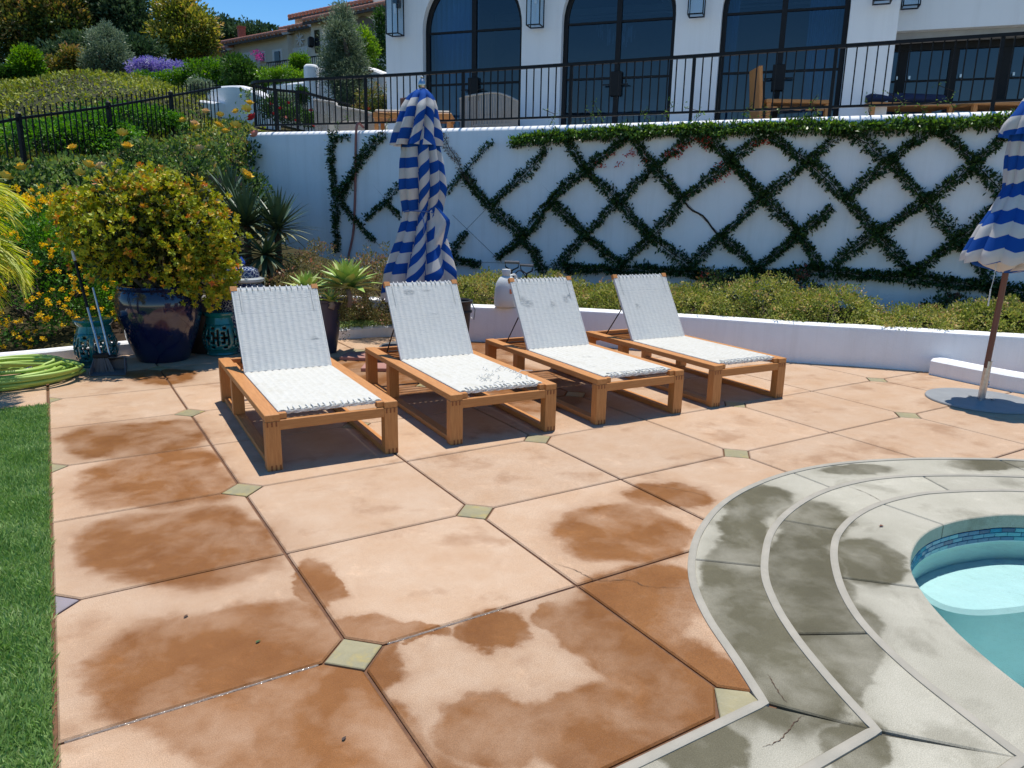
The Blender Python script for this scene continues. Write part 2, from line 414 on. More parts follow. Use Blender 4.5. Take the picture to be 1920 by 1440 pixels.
    mm = N(n, 'ShaderNodeMath', operation='MULTIPLY'); L(n, mg.outputs[0], mm.inputs[0]); L(n, mv.outputs[0], mm.inputs[1])
    rs = N(n, 'ShaderNodeTexNoise', i_Scale=5.5, i_Detail=8.0, i_Roughness=.75, i_Distortion=.8); L(n, ge.outputs['Position'], rs.inputs['Vector'])
    mrs = N(n, 'ShaderNodeMapRange', n_1=.56, n_2=.70, n_3=1.0, n_4=1.16); L(n, rs.outputs[0], mrs.inputs[0])
    m3 = N(n, 'ShaderNodeMath', operation='MULTIPLY'); L(n, mm.outputs[0], m3.inputs[0]); L(n, mrs.outputs[0], m3.inputs[1]); mm = m3
    fin = N(n, 'ShaderNodeVectorMath', operation='SCALE'); L(n, hv.outputs[0], fin.inputs[0]); L(n, mm.outputs[0], fin.inputs['Scale'])
    L(n, fin.outputs[0], b.inputs['Base Color'])
    rg = N(n, 'ShaderNodeMapRange', n_3=.82, n_4=.42); L(n, wet.outputs[0], rg.inputs[0]); L(n, rg.outputs[0], b.inputs['Roughness'])
    b.inputs['Specular IOR Level'].default_value = .18
    bp = N(n, 'ShaderNodeBump', i_Strength=.35, i_Distance=.004); L(n, gr.outputs[0], bp.inputs['Height'])
    b2 = N(n, 'ShaderNodeBump', i_Strength=.25, i_Distance=.02); L(n, nc.outputs[0], b2.inputs['Height']); L(n, bp.outputs[0], b2.inputs['Normal'])
    L(n, b2.outputs[0], b.inputs['Normal'])
    return mt
M['paving'] = wet_concrete('salmon_concrete', (.505, .358, .245), (.455, .292, .178), (.245, .098, .025), (.178, .063, .012), WET, .34, 1, .96, rects=[(.02, .14, .40, .68), (-.12, .16, -.25, .12), (-.80, -.02, 2.80, 3.52), (-.76, -.03, 1.87, 2.66), (-.76, -.10, .93, 1.74), (-.74, -.02, -.04, .52), (-.42, .06, -.95, -.04), (.30, .80, -1.0, -.55), (.72, 1.15, -.95, -.12), (1.02, 1.5, -.5, .02), (1.25, 1.85, .12, .62), (1.3, 3.3, 3.2, 5.2)])
M['pool_deck'] = wet_concrete('grey_concrete', (.43, .40, .32), (.37, .345, .27), (.115, .102, .06), (.085, .074, .042), RWET, .30, 2, .97, grow=1.12)
M['joint'] = pm('joint_earth', (.17, .075, .032), (.10, .045, .02), scale=30, rough=.7)
M['bead'] = pm('joint_sealant', (.37, .335, .27), (.30, .275, .22), scale=8, rough=.7, bump=.3, bscale=60)
M['slate'] = pm('green_slate', (.35, .30, .165), (.25, .225, .135), scale=6, rough=.45, bump=.5, bscale=30, dirt=(.44, .33, .10), dscale=9)
M['slate_grey'] = pm('grey_slate', (.30, .25, .26), (.24, .21, .21), scale=9, rough=.5, bump=.4, bscale=30)

# ================================================================= ground, hillside
g = MB(); g.add([(-600, -600, -3), (600, -600, -3), (600, 600, -3), (-600, 600, -3)], [(0, 1, 2, 3)])
M['dry_ground'] = pm('dry_ground', (.16, .14, .08), (.11, .11, .06), scale=.4, rough=.95)
g.build('ground', M['dry_ground'], kind='structure')
WO, WE, WN = np.array([3.026, 10.478]), np.array([.563, -.8265]), np.array([.8265, .563])
WC = (.0007, -.0155, .0881, -.081)
def wall_xy(s, off=0.0):
    o = ((WC[0] * s + WC[1]) * s + WC[2]) * s + WC[3]
    return WO + WE * s + WN * (o + off)
def right_of_garden(x, y):
    """true where the terrace, the house or the paved area stand"""
    xs = np.interp(y, [6.0, 6.9, 8.5, 10.8, 12.5, 20, 60], [4.2, 2.9, 3.6, 3.3, 3.9, 9.5, 40])
    return x > xs
hv, hf, idx = [], [], {}
xs = np.concatenate([np.linspace(-60, -8, 14), np.linspace(-7, 14, 64), np.linspace(15, 70, 14)])
ys = np.concatenate([np.linspace(6.42, 24, 72), np.linspace(25, 110, 24)])
for i, x in enumerate(xs):
    for j, y in enumerate(ys):
        bump = .10 * math.sin(x * 1.7 + y) * math.cos(y * 1.3) if y > 8 else 0
        idx[i, j] = len(hv); hv.append((x, y, hill(x, y) + bump - .05))
for i in range(len(xs) - 1):
    for j in range(len(ys) - 1):
        if not right_of_garden(xs[i], ys[j]): hf.append((idx[i, j], idx[i + 1, j], idx[i + 1, j + 1], idx[i, j + 1]))
M['slope'] = pm('planted_slope', (.06, .06, .022), (.045, .034, .018), scale=3, rough=.95, bump=1.0, bscale=20, spec=.1)
MB().add(hv, hf).build('hillside', M['slope'], smooth='all', kind='structure')

# ================================================================= patio
OUT = [(1.07, -.94), (1.18, -.72), (1.30, -.47), (1.455, -.235), (1.65, -.035), (1.89, .145), (2.23, .325), (2.60, .435), (3.02, .48), (3.44, .435), (3.91, .275), (4.32, .055), (4.62, -.15), (5.1, -.6), (5.5, -1.3)]
SEC = [(1.27, -1.21), (1.345, -1.03), (1.42, -.87), (1.50, -.72), (1.61, -.55), (1.76, -.37), (1.95, -.21), (2.18, -.055), (2.45, .065), (2.76, .15), (3.06, .18), (3.40, .145), (3.76, .01), (4.25, -.29), (4.75, -.75), (5.1, -1.4)]
THI = [(1.54, -1.51), (1.59, -1.33), (1.67, -1.08), (1.79, -.83), (1.94, -.635), (2.12, -.465), (2.30, -.33), (2.48, -.23), (2.73, -.145), (3.0, -.105), (3.26, -.115), (3.52, -.175), (3.98, -.41), (4.4, -.85), (4.7, -1.45)]
INN = [(1.86, -1.55), (1.92, -1.34), (2.03, -1.11), (2.16, -.91), (2.29, -.76), (2.44, -.63), (2.65, -.52), (2.86, -.455), (3.06, -.44), (3.31, -.475), (3.59, -.59), (3.95, -.95), (4.2, -1.5)]
SO, SS, ST, SI = [smooth_path(c, 6) for c in (OUT, SEC, THI, INN)]
pool_zone = [(-8, -.93)] + SO + [(5.6, -7), (-8, -7)]
XG, YG, GAP = 1.0, .9103, .007
patio = MB()
patio.prism([(-.93, -.97), (1.3, -.97), (3.0, .2), (5.2, -.7), (9.5, -.7), (9.5, 6.6), (-.93, 6.6)][::1], -.2, -.012)
patio.prism([(-4.5, 4.4), (-.932, 4.4), (-.932, 6.6), (-4.5, 6.6)], -.2, -.013)
patio = patio.build('patio', M['joint'], kind='structure')

def clip_out(poly, hole):
    """triangles of poly (convex, CCW) that lie outside hole"""
    if sum(hole[i - 1][0] * hole[i][1] - hole[i][0] * hole[i - 1][1] for i in range(len(hole))) < 0: hole = hole[::-1]
    vs = [Vector(p) for p in poly] + [Vector(p) for p in hole]
    f1 = list(range(len(poly))); f2 = list(range(len(poly), len(vs)))
    r = delaunay_2d_cdt(vs, [], [f1, f2], 1, 1e-5)
    V, F, OF = r[0], r[2], r[5]
    return V, [f for f, o in zip(F, OF) if 0 in o and 1 not in o]
def boundary_loops(F):
    E = {}
    for f in F:
        for i in range(len(f)):
            a, b = f[i], f[(i + 1) % len(f)]
            if (b, a) in E: del E[b, a]
            else: E[a, b] = 1
    nx = {a: b for a, b in E}; loops = []
    while nx:
        a = next(iter(nx)); lp = [a]; b = nx.pop(a)
        while b != a and b in nx: lp.append(b); b = nx.pop(b)
        loops.append(lp)
    return loops
def slab(poly, z0, z1, mt, parent, name, ch=.006, hole=None):
    polys = [poly]
    if hole is not None:
        V, F = clip_out(poly, hole)
        if not F: return
        polys = []
        for lp in boundary_loops(F):
            q = [(V[i].x, V[i].y) for i in lp]
            # drop collinear points
            q = [q[i] for i in range(len(q)) if abs((q[i][0] - q[i - 1][0]) * (q[(i + 1) % len(q)][1] - q[i][1]) - (q[i][1] - q[i - 1][1]) * (q[(i + 1) % len(q)][0] - q[i][0])) > 1e-7]
            if len(q) > 2: polys.append(q)
    for q in polys:
        ar = sum(q[i - 1][0] * q[i][1] - q[i][0] * q[i - 1][1] for i in range(len(q))) / 2
        if abs(ar) < .004: continue
        if ar < 0: q = q[::-1]
        MB().prism(q, z0, z1, ch).build(name, mt, parent)
HD = .108   # half diagonal of a stone inlay
def has_inlay(i, j): return (i + j) % 2 == 0
hole_tight = inset(pool_zone, -.022) if False else pool_zone
for i in range(-1, 9):
    for j in range(-2, 8):
        x0, x1, y0, y1 = i * XG + GAP, (i + 1) * XG - GAP, j * YG + GAP, (j + 1) * YG - GAP
        if i == -1: x0 = -.915
        if y1 < -.9 and x0 < 6: continue
        if y0 < -.93: y0 = -.93
        if y1 > 6.5: y1 = 6.5
        if y1 - y0 < .05 or x0 > 8.9: continue
        h = HD + GAP * .9
        poly = []
        def corner(cx, cy, ii, jj, a, b):
            if has_inlay(ii, jj) and (ii > -1):
                poly.extend([(cx + a[0] * h, cy + a[1] * h), (cx + b[0] * h, cy + b[1] * h)])
            elif has_inlay(ii, jj) and ii == -1:
                poly.extend([(-.915, cy + (a[1] + b[1]) * h * .8), (-.915 + h * .8, cy)] if b[0] > 0 else [(-.915 + h * .8, cy), (-.915, cy + (a[1] + b[1]) * h * .8)])
            else: poly.append((cx, cy))
        ex, ey = i * XG, j * YG
        if j == -2 and False: pass
        def cc(ii, jj, sx, sy, order):
            cx = x0 if sx > 0 else x1; cy = y0 if sy > 0 else y1
            full = abs((cy - sy * GAP) - jj * YG) < .03
            if has_inlay(ii, jj) and full:
                gx, gy = ii * XG, jj * YG
                if ii == -1:
                    pts = [(x0, cy + sy * h * .8), (x0 + h * .8, cy)]
                else:
                    pts = [(cx, gy + sy * (h)), (gx + sx * (h), cy)]
                poly.extend(pts if order else pts[::-1])
            else: poly.append((cx, cy))
        cc(i, j, 1, 1, True); cc(i + 1, j, -1, 1, False); cc(i + 1, j + 1, -1, -1, True); cc(i, j + 1, 1, -1, False)
        near = y0 < .75 and x1 > .9 and x0 < 6
        zz = RNG.normal() * .0006
        slab(poly, -.05, zz, M['paving'], patio, 'paving_slab', .006, pool_zone if near else None)
# strip beyond the lawn where the hose lies
for k, (a, b) in enumerate(((-1.95, -.935), (-2.97, -1.965), (-4.4, -2.985))):
    slab([(a, 4.42), (b, 4.42), (b, 5.02), (a, 5.02)], -.05, 0, M['paving'], patio, 'paving_slab')
    slab([(a, 5.035), (b, 5.035), (b, 6.5), (a, 6.5)], -.05, 0, M['paving'], patio, 'paving_slab')
inl = None
for i in range(0, 9):
    for j in range(-1, 7):
        if not has_inlay(i, j): continue
        cx, cy = i * XG, j * YG
        q = [(cx - HD, cy), (cx, cy - HD), (cx + HD, cy), (cx, cy + HD)]
        if i == 1 and j == -1: q = [(1.075, -.875), (.99, -.80), (.885, -.925), (1.065, -.925)][::-1]
        elif cy < .6 and cx > 1.2 and cx < 6 and not (i == 3 and j == 1): continue
        q = q if sum(q[k - 1][0] * q[k][1] - q[k][0] * q[k - 1][1] for k in range(4)) > 0 else q[::-1]
        MB().prism(q, -.05, -.0005, .003).build('stone_inlay', M['slate'], patio)
for j in (1, 3, 5):
    cy = j * YG
    MB().prism([(-.913, cy - HD * .75), (-.913 + HD * .75, cy), (-.913, cy + HD * .75)], -.05, -.001, .003).build('stone_inlay', M['slate_grey'] if j == 1 else M['slate'], patio)

M['crack'] = pm('crack_dark', (.10, .055, .03), (.07, .04, .025), rough=.9)
def crack(pts, parent, wdt=.0028, seed=1):
    rg_ = np.random.default_rng(seed); P = smooth_path(pts, 10); V = []; F = []
    for i, (x, y) in enumerate(P):
        a = np.array(P[max(i - 1, 0)]); b = np.array(P[min(i + 1, len(P) - 1)]); t = b - a; t = t / np.linalg.norm(t); nn = np.array([-t[1], t[0]])
        j = rg_.normal() * .0018; w_ = wdt * (.4 + rg_.random()) * (1 - abs(2 * i / (len(P) - 1) - 1) ** 4 * .8)
        for q in (-1, 1): V.append((x + nn[0] * (j + q * w_ / 2), y + nn[1] * (j + q * w_ / 2), .0022))
    for i in range(len(P) - 1): F.append((2 * i, 2 * i + 2, 2 * i + 3, 2 * i + 1))
    MB().add(V, F).build('crack', M['crack'], parent)
def gp(px, py): q = gnd(px, py); return (float(q[0]), float(q[1]))
crack([gp(1032, 1055), gp(1075, 1068), gp(1120, 1088), (gp(1180, 1088)), gp(1215, 1100), gp(1298, 1103)], patio, seed=2)
crack([gp(1205, 908), gp(1250, 915), gp(1290, 922), gp(1330, 932)], patio, .002, seed=3)

# ================================================================= pool
surround = MB()
base_poly = [(-8, -.955)] + [(x + .004, y - .012) for x, y in SO] + [(5.5, -7), (4.6, -7), (4.3, -1.6)] + [(x, y + .012) for x, y in SI[::-1]] + [(1.7, -2.2), (1.65, -7), (-8, -7)]
V, F = None, None
r = delaunay_2d_cdt([Vector(p) for p in base_poly], [], [list(range(len(base_poly)))], 1, 1e-5)
surround.add([(v.x, v.y, -.014) for v in r[0]], [tuple(f) for f in r[2]])
M['deck_joint'] = pm('deck_joint', (.10, .09, .065), (.06, .055, .04), scale=30, rough=.8)
surround = surround.build('pool_surround', M['deck_joint'], kind='structure')
def arcpos(c):
    d = [0.0]
    for a, b in zip(c[:-1], c[1:]): d.append(d[-1] + math.dist(a, b))
    return np.array(d)
def near_t(c, p):
    d = arcpos(c); i = int(np.argmin([math.dist(q, p) for q in c])); return d[i]
def sub(c, a, b, n=14):
    d = arcpos(c); t = np.linspace(a, b, n); return [(float(np.interp(k, d, [q[0] for q in c])), float(np.interp(k, d, [q[1] for q in c]))) for k in t]
def shift(c, off):
    out = []
    for i in range(len(c)):
        a, b = Vector(c[max(i - 1, 0)]), Vector(c[min(i + 1, len(c) - 1)]); t = (b - a).normalized(); out.append((c[i][0] - t.y * off, c[i][1] + t.x * off))
    return out
def band(A, B, cuts, trim=.013, trimB=.013):
    ends = [(A[0], B[0])] + cuts + [(A[-1], B[-1])]
    tA = [near_t(A, e[0]) for e in ends]; tB = [near_t(B, e[1]) for e in ends]
    tB[0] = 0; tA[0] = 0
    A2, B2 = shift(A, -trim), shift(B, trimB)
    LA, LB = arcpos(A), arcpos(B); LA2, LB2 = arcpos(A2), arcpos(B2)
    for k in range(len(ends) - 1):
        a0, a1 = tA[k] + .005, tA[k + 1] - .005; b0, b1 = tB[k] + .005, tB[k + 1] - .005
        pa = sub(A2, a0 * LA2[-1] / LA[-1], a1 * LA2[-1] / LA[-1]); pb = sub(B2, b0 * LB2[-1] / LB[-1], b1 * LB2[-1] / LB[-1])
        slab(pb + pa[::-1], -.075, 0, M['pool_deck'], surround, 'coping_slab', .005)
band(SO, SS, [((1.64, -.06), (1.86, -.28)), ((3.02, .47), (3.02, .19)), ((4.47, -.05), (4.36, -.24))])
band(SS, ST, [((1.50, -.73), (1.76, -.87)), ((2.38, .03), (2.50, -.21)), ((3.67, .05), (3.58, -.19))])
band(ST, SI, [((2.05, -.53), (2.29, -.76)), ((3.03, -.12), (3.06, -.44)), ((3.98, -.41), (3.72, -.72))], trimB=.0)
for (ya, yb, xa, xb) in ((-.946, -1.194, 1.066, 1.263), (-1.226, -1.494, 1.27, 1.533)):
    xr0, xr1 = xa, xb
    lefts = [-.1, -1.4, -2.7, -4.0]
    right = [(xr1 - .006, yb), (xr0 - .006, ya)]
    prev = None
    for k, lx in enumerate(lefts):
        lo = lx + (0.55 if ya > -1 else .9)
        poly = ([(lo, yb)] + right + [(lo, ya)]) if prev is None else [(lo, yb), (prev - .01, yb), (prev - .01, ya), (lo, ya)]
        slab(poly, -.075, 0, M['pool_deck'], surround, 'coping_slab', .005); prev = lo
slab([(-5, -4), (1.6, -4), (1.66, -2.2), (1.80, -1.56), (1.53, -1.526), (-5, -1.526)], -.075, 0, M['pool_deck'], surround, 'coping_slab', .005)
for c, lx, name in ((SO, -6, 0), (SS, -6, 1), (ST, -6, 2)):
    path = [(lx, c[0][1]), (c[0][0] - .3, c[0][1]), (c[0][0] - .03, c[0][1])]
    pr = [(-.019, -.02), (-.017, .004), (-.006, .008), (.006, .008), (.017, .004), (.019, -.02)]
    mb = sweep(path + c, pr)
    mb.build('joint_bead', M['bead'], surround, smooth=True)
crack([gp(1508, 1340), gp(1485, 1362), gp(1462, 1388), gp(1430, 1402)], surround, .003, seed=4)
crack([gp(1440, 1265), gp(1455, 1290), gp(1475, 1318)], surround, .003, seed=5)
crack([gp(1590, 912), gp(1625, 925), gp(1655, 942)], surround, .003, seed=6)
# basin
WL = -.165
M['plaster'] = pm('pool_plaster', (.58, .80, .79), (.52, .77, .77), scale=4, rough=.6, bump=.1, bscale=120)
M['ledge'] = pm('pool_ledge_plaster', (.66, .70, .69), (.60, .66, .65), scale=5, rough=.6)
rim = shift(SI, .012)
basin_plan = [(4.6, -7), (4.21, -1.5)][::1]
loop = rim + [(4.5, -3), (4.5, -7), (1.65, -7), (1.70, -2.2)]
mb = MB(); n_ = len(loop)
mb.add([(x, y, -.076) for x, y in loop] + [(x, y, -.80) for x, y in loop], [(i, (i + 1) % n_, n_ + (i + 1) % n_, n_ + i) for i in range(n_)])
r = delaunay_2d_cdt([Vector(p) for p in loop], [], [list(range(n_))], 1, 1e-5)
mb.add([(v.x, v.y, -.80) for v in r[0]], [tuple(f) for f in r[2]])
basin = mb.build('pool_basin', M['plaster'], kind='structure')
led = [tuple(gnd(px, py, -.27)[:2]) for px, py in ((1690, 1080), (1735, 1118), (1775, 1138), (1830, 1147), (1890, 1144), (1945, 1136), (2010, 1120), (2060, 1085), (2080, 1040), (2020, 990), (1930, 972), (1840, 975), (1770, 992), (1710, 1030))]
sm = smooth_path(led + [led[0]], 5)[:-1]
ar = sum(sm[i - 1][0] * sm[i][1] - sm[i][0] * sm[i - 1][1] for i in range(len(sm)))
MB().prism(sm if ar > 0 else sm[::-1], -.79, -.27, .02).build('pool_step', M['ledge'], basin, smooth=True)
cols = [(.01, .05, .12), (.015, .11, .20), (.03, .19, .27), (.06, .26, .30)]
tm = [pm('mosaic_glass_%s' % k, c, tuple(v * 1.3 for v in c), scale=20, rough=.12, spec=.6) for k, c in zip(('navy', 'blue', 'teal', 'aqua'), cols)]
d = arcpos(SI); s0, s1 = near_t(SI, (2.2, -.85)), near_t(SI, (3.9, -.9))
tile_me = {}
for k, mt in enumerate(tm):
    me = MB().box((0, 0, 0), (.072, .010, .0225), ch=.0015).mesh('mosaic_tile'); me.materials.append(mt); tile_me[k] = me
rows = 3
for rr in range(rows):
    s = s0 + (rr % 2) * .036
    while s < s1:
        a, b = sub(SI, s, s + .075, 2)
        o = bpy.data.objects.new('mosaic_tile', tile_me[int(RNG.integers(0, 4)) if RNG.random() > .3 else 1]); COL.objects.link(o); o.parent = basin
        o.location = ((a[0] + b[0]) / 2, (a[1] + b[1]) / 2 + .004, -.091 - rr * .025); o.rotation_euler = (0, 0, math.atan2(b[1] - a[1], b[0] - a[0]))
        s += .0755
# water
mt, n, b = newmat('pool_water')
fr = N(n, 'ShaderNodeFresnel', i_IOR=1.33); tr = N(n, 'ShaderNodeBsdfTransparent'); tr.inputs[0].default_value = (.78, .96, .96, 1)
gl = N(n, 'ShaderNodeBsdfGlossy', i_Roughness=.03); ms = N(n, 'ShaderNodeMixShader')
tc = N(n, 'ShaderNodeNewGeometry'); wn = N(n, 'ShaderNodeTexNoise', i_Scale=9.0, i_Detail=3.0); L(n, tc.outputs['Position'], wn.inputs['Vector'])
bp = N(n, 'ShaderNodeBump', i_Strength=.4, i_Distance=.03); L(n, wn.outputs[0], bp.inputs['Height']); L(n, bp.outputs[0], gl.inputs['Normal']); L(n, bp.outputs[0], fr.inputs['Normal'])
L(n, fr.outputs[0], ms.inputs[0]); L(n, tr.outputs[0], ms.inputs[1]); L(n, gl.outputs[0], ms.inputs[2]); L(n, ms.outputs[0], n.nodes['Material Output'].inputs[0])
r = delaunay_2d_cdt([Vector(p) for p in loop], [], [list(range(n_))], 1, 1e-5)
MB().add([(v.x, v.y, WL) for v in r[0]], [tuple(f) for f in r[2]]).build('pool_water', mt, kind='structure')

# ================================================================= lawn
M['turf'] = pm('turf_backing', (.07, .13, .03), (.05, .10, .022), scale=30, rough=.95)
MB().add([(-9, -7, -.004), (-.93, -7, -.004), (-.93, 4.38, -.004), (-9, 4.38, -.004)], [(0, 1, 2, 3)]).build('lawn', M['turf'], kind='structure')
def turf(nm, x0, x1, y0, y1, dens, size):
    k = int((x1 - x0) * (y1 - y0) * dens)
    P = np.c_[x0 + RNG.random(k) * (x1 - x0), y0 + RNG.random(k) * (y1 - y0), np.full(k, -.006)]
    lean = np.c_[.5 * np.sin(P[:, 1] * 11 + 3 * np.sin(P[:, 0] * 9)), .5 * np.cos(P[:, 0] * 13 + 2 * np.sin(P[:, 1] * 8)), np.zeros(k)]
    D = np.c_[RNG.normal(size=(k, 2)) * .55, np.full(k, 1.0)] + lean * .6
    pat = .5 + .10 * np.sin(P[:, 0] * 16 + 3 * np.sin(P[:, 1] * 7)) + .10 * np.sin(P[:, 1] * 13 + 4 * np.sin(P[:, 0] * 5))
    return P, D, size * (.6 + .7 * RNG.random(k)), np.clip(pat + .25 * RNG.normal(size=k), 0, 1)
A = [turf('a', -1.75, -.925, -.4, 4.37, 24000, .034), turf('b', -3.2, -1.75, .0, 4.37, 5000, .04)]
M['grass'] = leafmat('artificial_grass', [(.085, .15, .038), (.135, .235, .06), (.19, .295, .088), (.28, .35, .15)], rough=.55, trans=.25, spec=.2)
leaves('grass_blades', np.vstack([a[0] for a in A]), np.vstack([a[1] for a in A]), np.concatenate([a[2] for a in A]), M['grass'], None, wr=.13, rnd=np.concatenate([a[3] for a in A]), kind='stuff')
bpy.data.objects['grass_blades']['label'] = 'dense green turf blades along the left edge of the paving'
bpy.data.objects['grass_blades']['category'] = 'grass'
# ================================================================= retaining wall with trained vine
ZT = 2.75
ss_ = np.linspace(-.72, 12.5, 62)
main = [tuple(wall_xy(s)) for s in ss_]
# rounded left end curling back
p0 = np.array(main[0]); t0 = (np.array(main[0]) - np.array(main[1])); t0 /= np.linalg.norm(t0); n0 = np.array([WN[0], WN[1]])
curl = []
RC = .75
for a in np.linspace(R(150), 0, 16)[:-1]:
    curl.append(tuple(p0 + n0 * RC * (1 - math.cos(a)) + t0 * RC * math.sin(a)))
back = [tuple(np.array(curl[0]) + (np.array([.62, .55])) * k) for k in (5.0, 2.5, 1.0)]
WPATH = back + curl + main
tw = .26; bn = .07
prof = [(0, .0), (tw, .0)] + [(tw / 2 + tw / 2 * math.cos(a) + (.02 * math.cos(a)), ZT - bn + bn * math.sin(a)) for a in np.linspace(0, PI, 9)]
wallm = sweep([(x, y) for x, y in WPATH], [(o, z_) for o, z_ in prof])
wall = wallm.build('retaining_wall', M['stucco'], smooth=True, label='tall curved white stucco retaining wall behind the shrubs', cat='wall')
# terrace slab behind the wall
tp = [tuple(wall_xy(s, .2)) for s in np.linspace(-.2, 12.5, 20)] + [(14, 4), (14, 16), (6.8, 15.2), (4.6, 12.6)]
M['terrace'] = pm('terrace_paving', (.62, .58, .52), (.56, .52, .46), scale=2, rough=.8)
MB().prism(tp, 2.4, 2.66).build('terrace_floor', M['terrace'], kind='structure')

# ---- vine
STR = [[[0.65, 2.72], [0.58, 2.29], [0.63, 1.78], [0.63, 1.35], [0.62, 0.82]], [[0.73, 1.69], [1.02, 2.12], [1.23, 2.41], [1.58, 2.68]], [[0.73, 1.61], [1.0, 1.34], [1.34, 1.01]], [[1.15, 1.34], [1.58, 1.65], [1.83, 1.91]], [[1.58, 1.65], [1.82, 1.4]], [[0.65, 2.6], [0.94, 2.63]], [[0.69, 1.7], [.85, 1.95], [1.0, 2.1]], [[2.68, 0.82], [3.01, 1.2]], [[2.73, 0.76], [3.25, 0.72]], [[2.59, 2.63], [2.95, 2.08], [3.4, 1.61], [3.96, 1.17], [4.34, 0.65]], [[2.67, 1.8], [2.95, 2.08], [3.43, 2.54]], [[3.4, 1.61], [4.04, 2.12], [4.29, 2.41]], [[3.54, 0.84], [3.96, 1.17], [4.45, 1.74], [4.91, 2.13], [5.52, 2.55]], [[4.6, 2.57], [4.91, 2.13], [5.41, 1.69], [5.92, 1.21], [6.47, 0.85]], [[4.44, 1.65], [4.95, 1.22], [5.45, 0.82]], [[4.59, 0.82], [4.95, 1.22], [5.41, 1.69], [5.9, 2.16], [6.47, 2.61]], [[5.52, 2.6], [5.9, 2.16], [6.32, 1.72]], [[6.87, 1.26], [7.37, 0.86]], [[5.45, 0.82], [5.92, 1.21], [6.32, 1.72], [6.92, 2.22], [7.26, 2.51]], [[6.47, 2.61], [6.92, 2.22], [7.36, 1.77], [7.84, 1.31], [8.13, 0.92]], [[6.47, 0.85], [6.87, 1.26], [7.36, 1.77], [7.84, 2.2], [8.25, 2.58]], [[7.25, 2.59], [7.84, 2.2], [8.3, 1.79], [8.72, 1.36], [9.18, 0.88]], [[7.37, 0.86], [7.79, 1.27], [8.19, 1.66]], [[8.25, 2.58], [8.75, 2.2], [9.2, 1.74], [9.6, 1.31], [10.03, 0.82]], [[8.27, 0.95], [8.72, 1.36], [9.2, 1.74], [9.65, 2.18], [9.98, 2.56]], [[8.34, 1.77], [8.75, 2.2], [9.21, 2.59]], [[9.21, 2.59], [9.65, 2.18], [10.02, 1.8], [10.5, 1.36], [11, .9]], [[9.18, 0.88], [9.6, 1.31], [9.95, 1.68], [10.5, 2.2], [11, 2.6]], [[9.98, 2.56], [10.5, 2.1], [11, 1.7]]]
DENS = {0: 1.1, 1: 1.0, 2: .55, 3: .6, 4: .5, 5: .5, 6: .6, 7: .7, 8: .9, 9: 1.0, 10: .45, 11: .75, 24: .9, 17: .9}
THIN = {3: .6, 4: .5, 10: .4, 2: .5, 8: .8}
TOPV = [[3.74, 2.58], [4.24, 2.63], [4.88, 2.66], [5.66, 2.68], [6.52, 2.68], [7.32, 2.68], [7.88, 2.69], [8.31, 2.66], [8.89, 2.67], [9.2, 2.65], [9.6, 2.68], [10.03, 2.69], [11.5, 2.68]]
BOTV = [[4.46, 0.72], [5.13, 0.74], [5.77, 0.76], [6.45, 0.76], [7.02, 0.76], [7.56, 0.8], [8.14, 0.86], [8.77, 0.84], [9.36, 0.82], [9.8, 0.79], [10.29, 0.75], [11.4, .74]]
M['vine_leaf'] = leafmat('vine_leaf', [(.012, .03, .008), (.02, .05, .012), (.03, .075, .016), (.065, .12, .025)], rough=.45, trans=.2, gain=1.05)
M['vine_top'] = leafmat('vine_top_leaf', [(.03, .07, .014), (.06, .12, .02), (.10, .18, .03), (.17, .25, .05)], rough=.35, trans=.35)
M['vine_dry'] = leafmat('vine_dry_leaf', [(.10, .07, .05), (.16, .11, .085), (.05, .05, .025)], rough=.7, trans=.2)
M['stem'] = pm('vine_stem', (.045, .03, .022), (.03, .02, .014), scale=20, rough=.9)
M['berry'] = pm('red_berry', (.55, .045, .02), (.42, .03, .015), scale=40, rough=.35)
def wpt(s, z, off): 
    p = wall_xy(s, -off); return (p[0], p[1], z)
def frame_at(s):
    a, b = wall_xy(s + .01), wall_xy(s - .01); t = (a - b) / np.linalg.norm(a - b); n_ = np.array([t[1], -t[0]])   # towards the viewer
    if n_ @ np.array([-.8, -.6]) < 0: n_ = -n_
    return np.array([t[0], t[1], 0]), np.array([n_[0], n_[1], 0])
vine = thing('climbing_vine', 'dark green vine trained in a diamond lattice over the curved white wall', 'vine', tuple(wpt(5.4, .4, .05)))
vo_ = np.array(wpt(5.4, .4, .05))
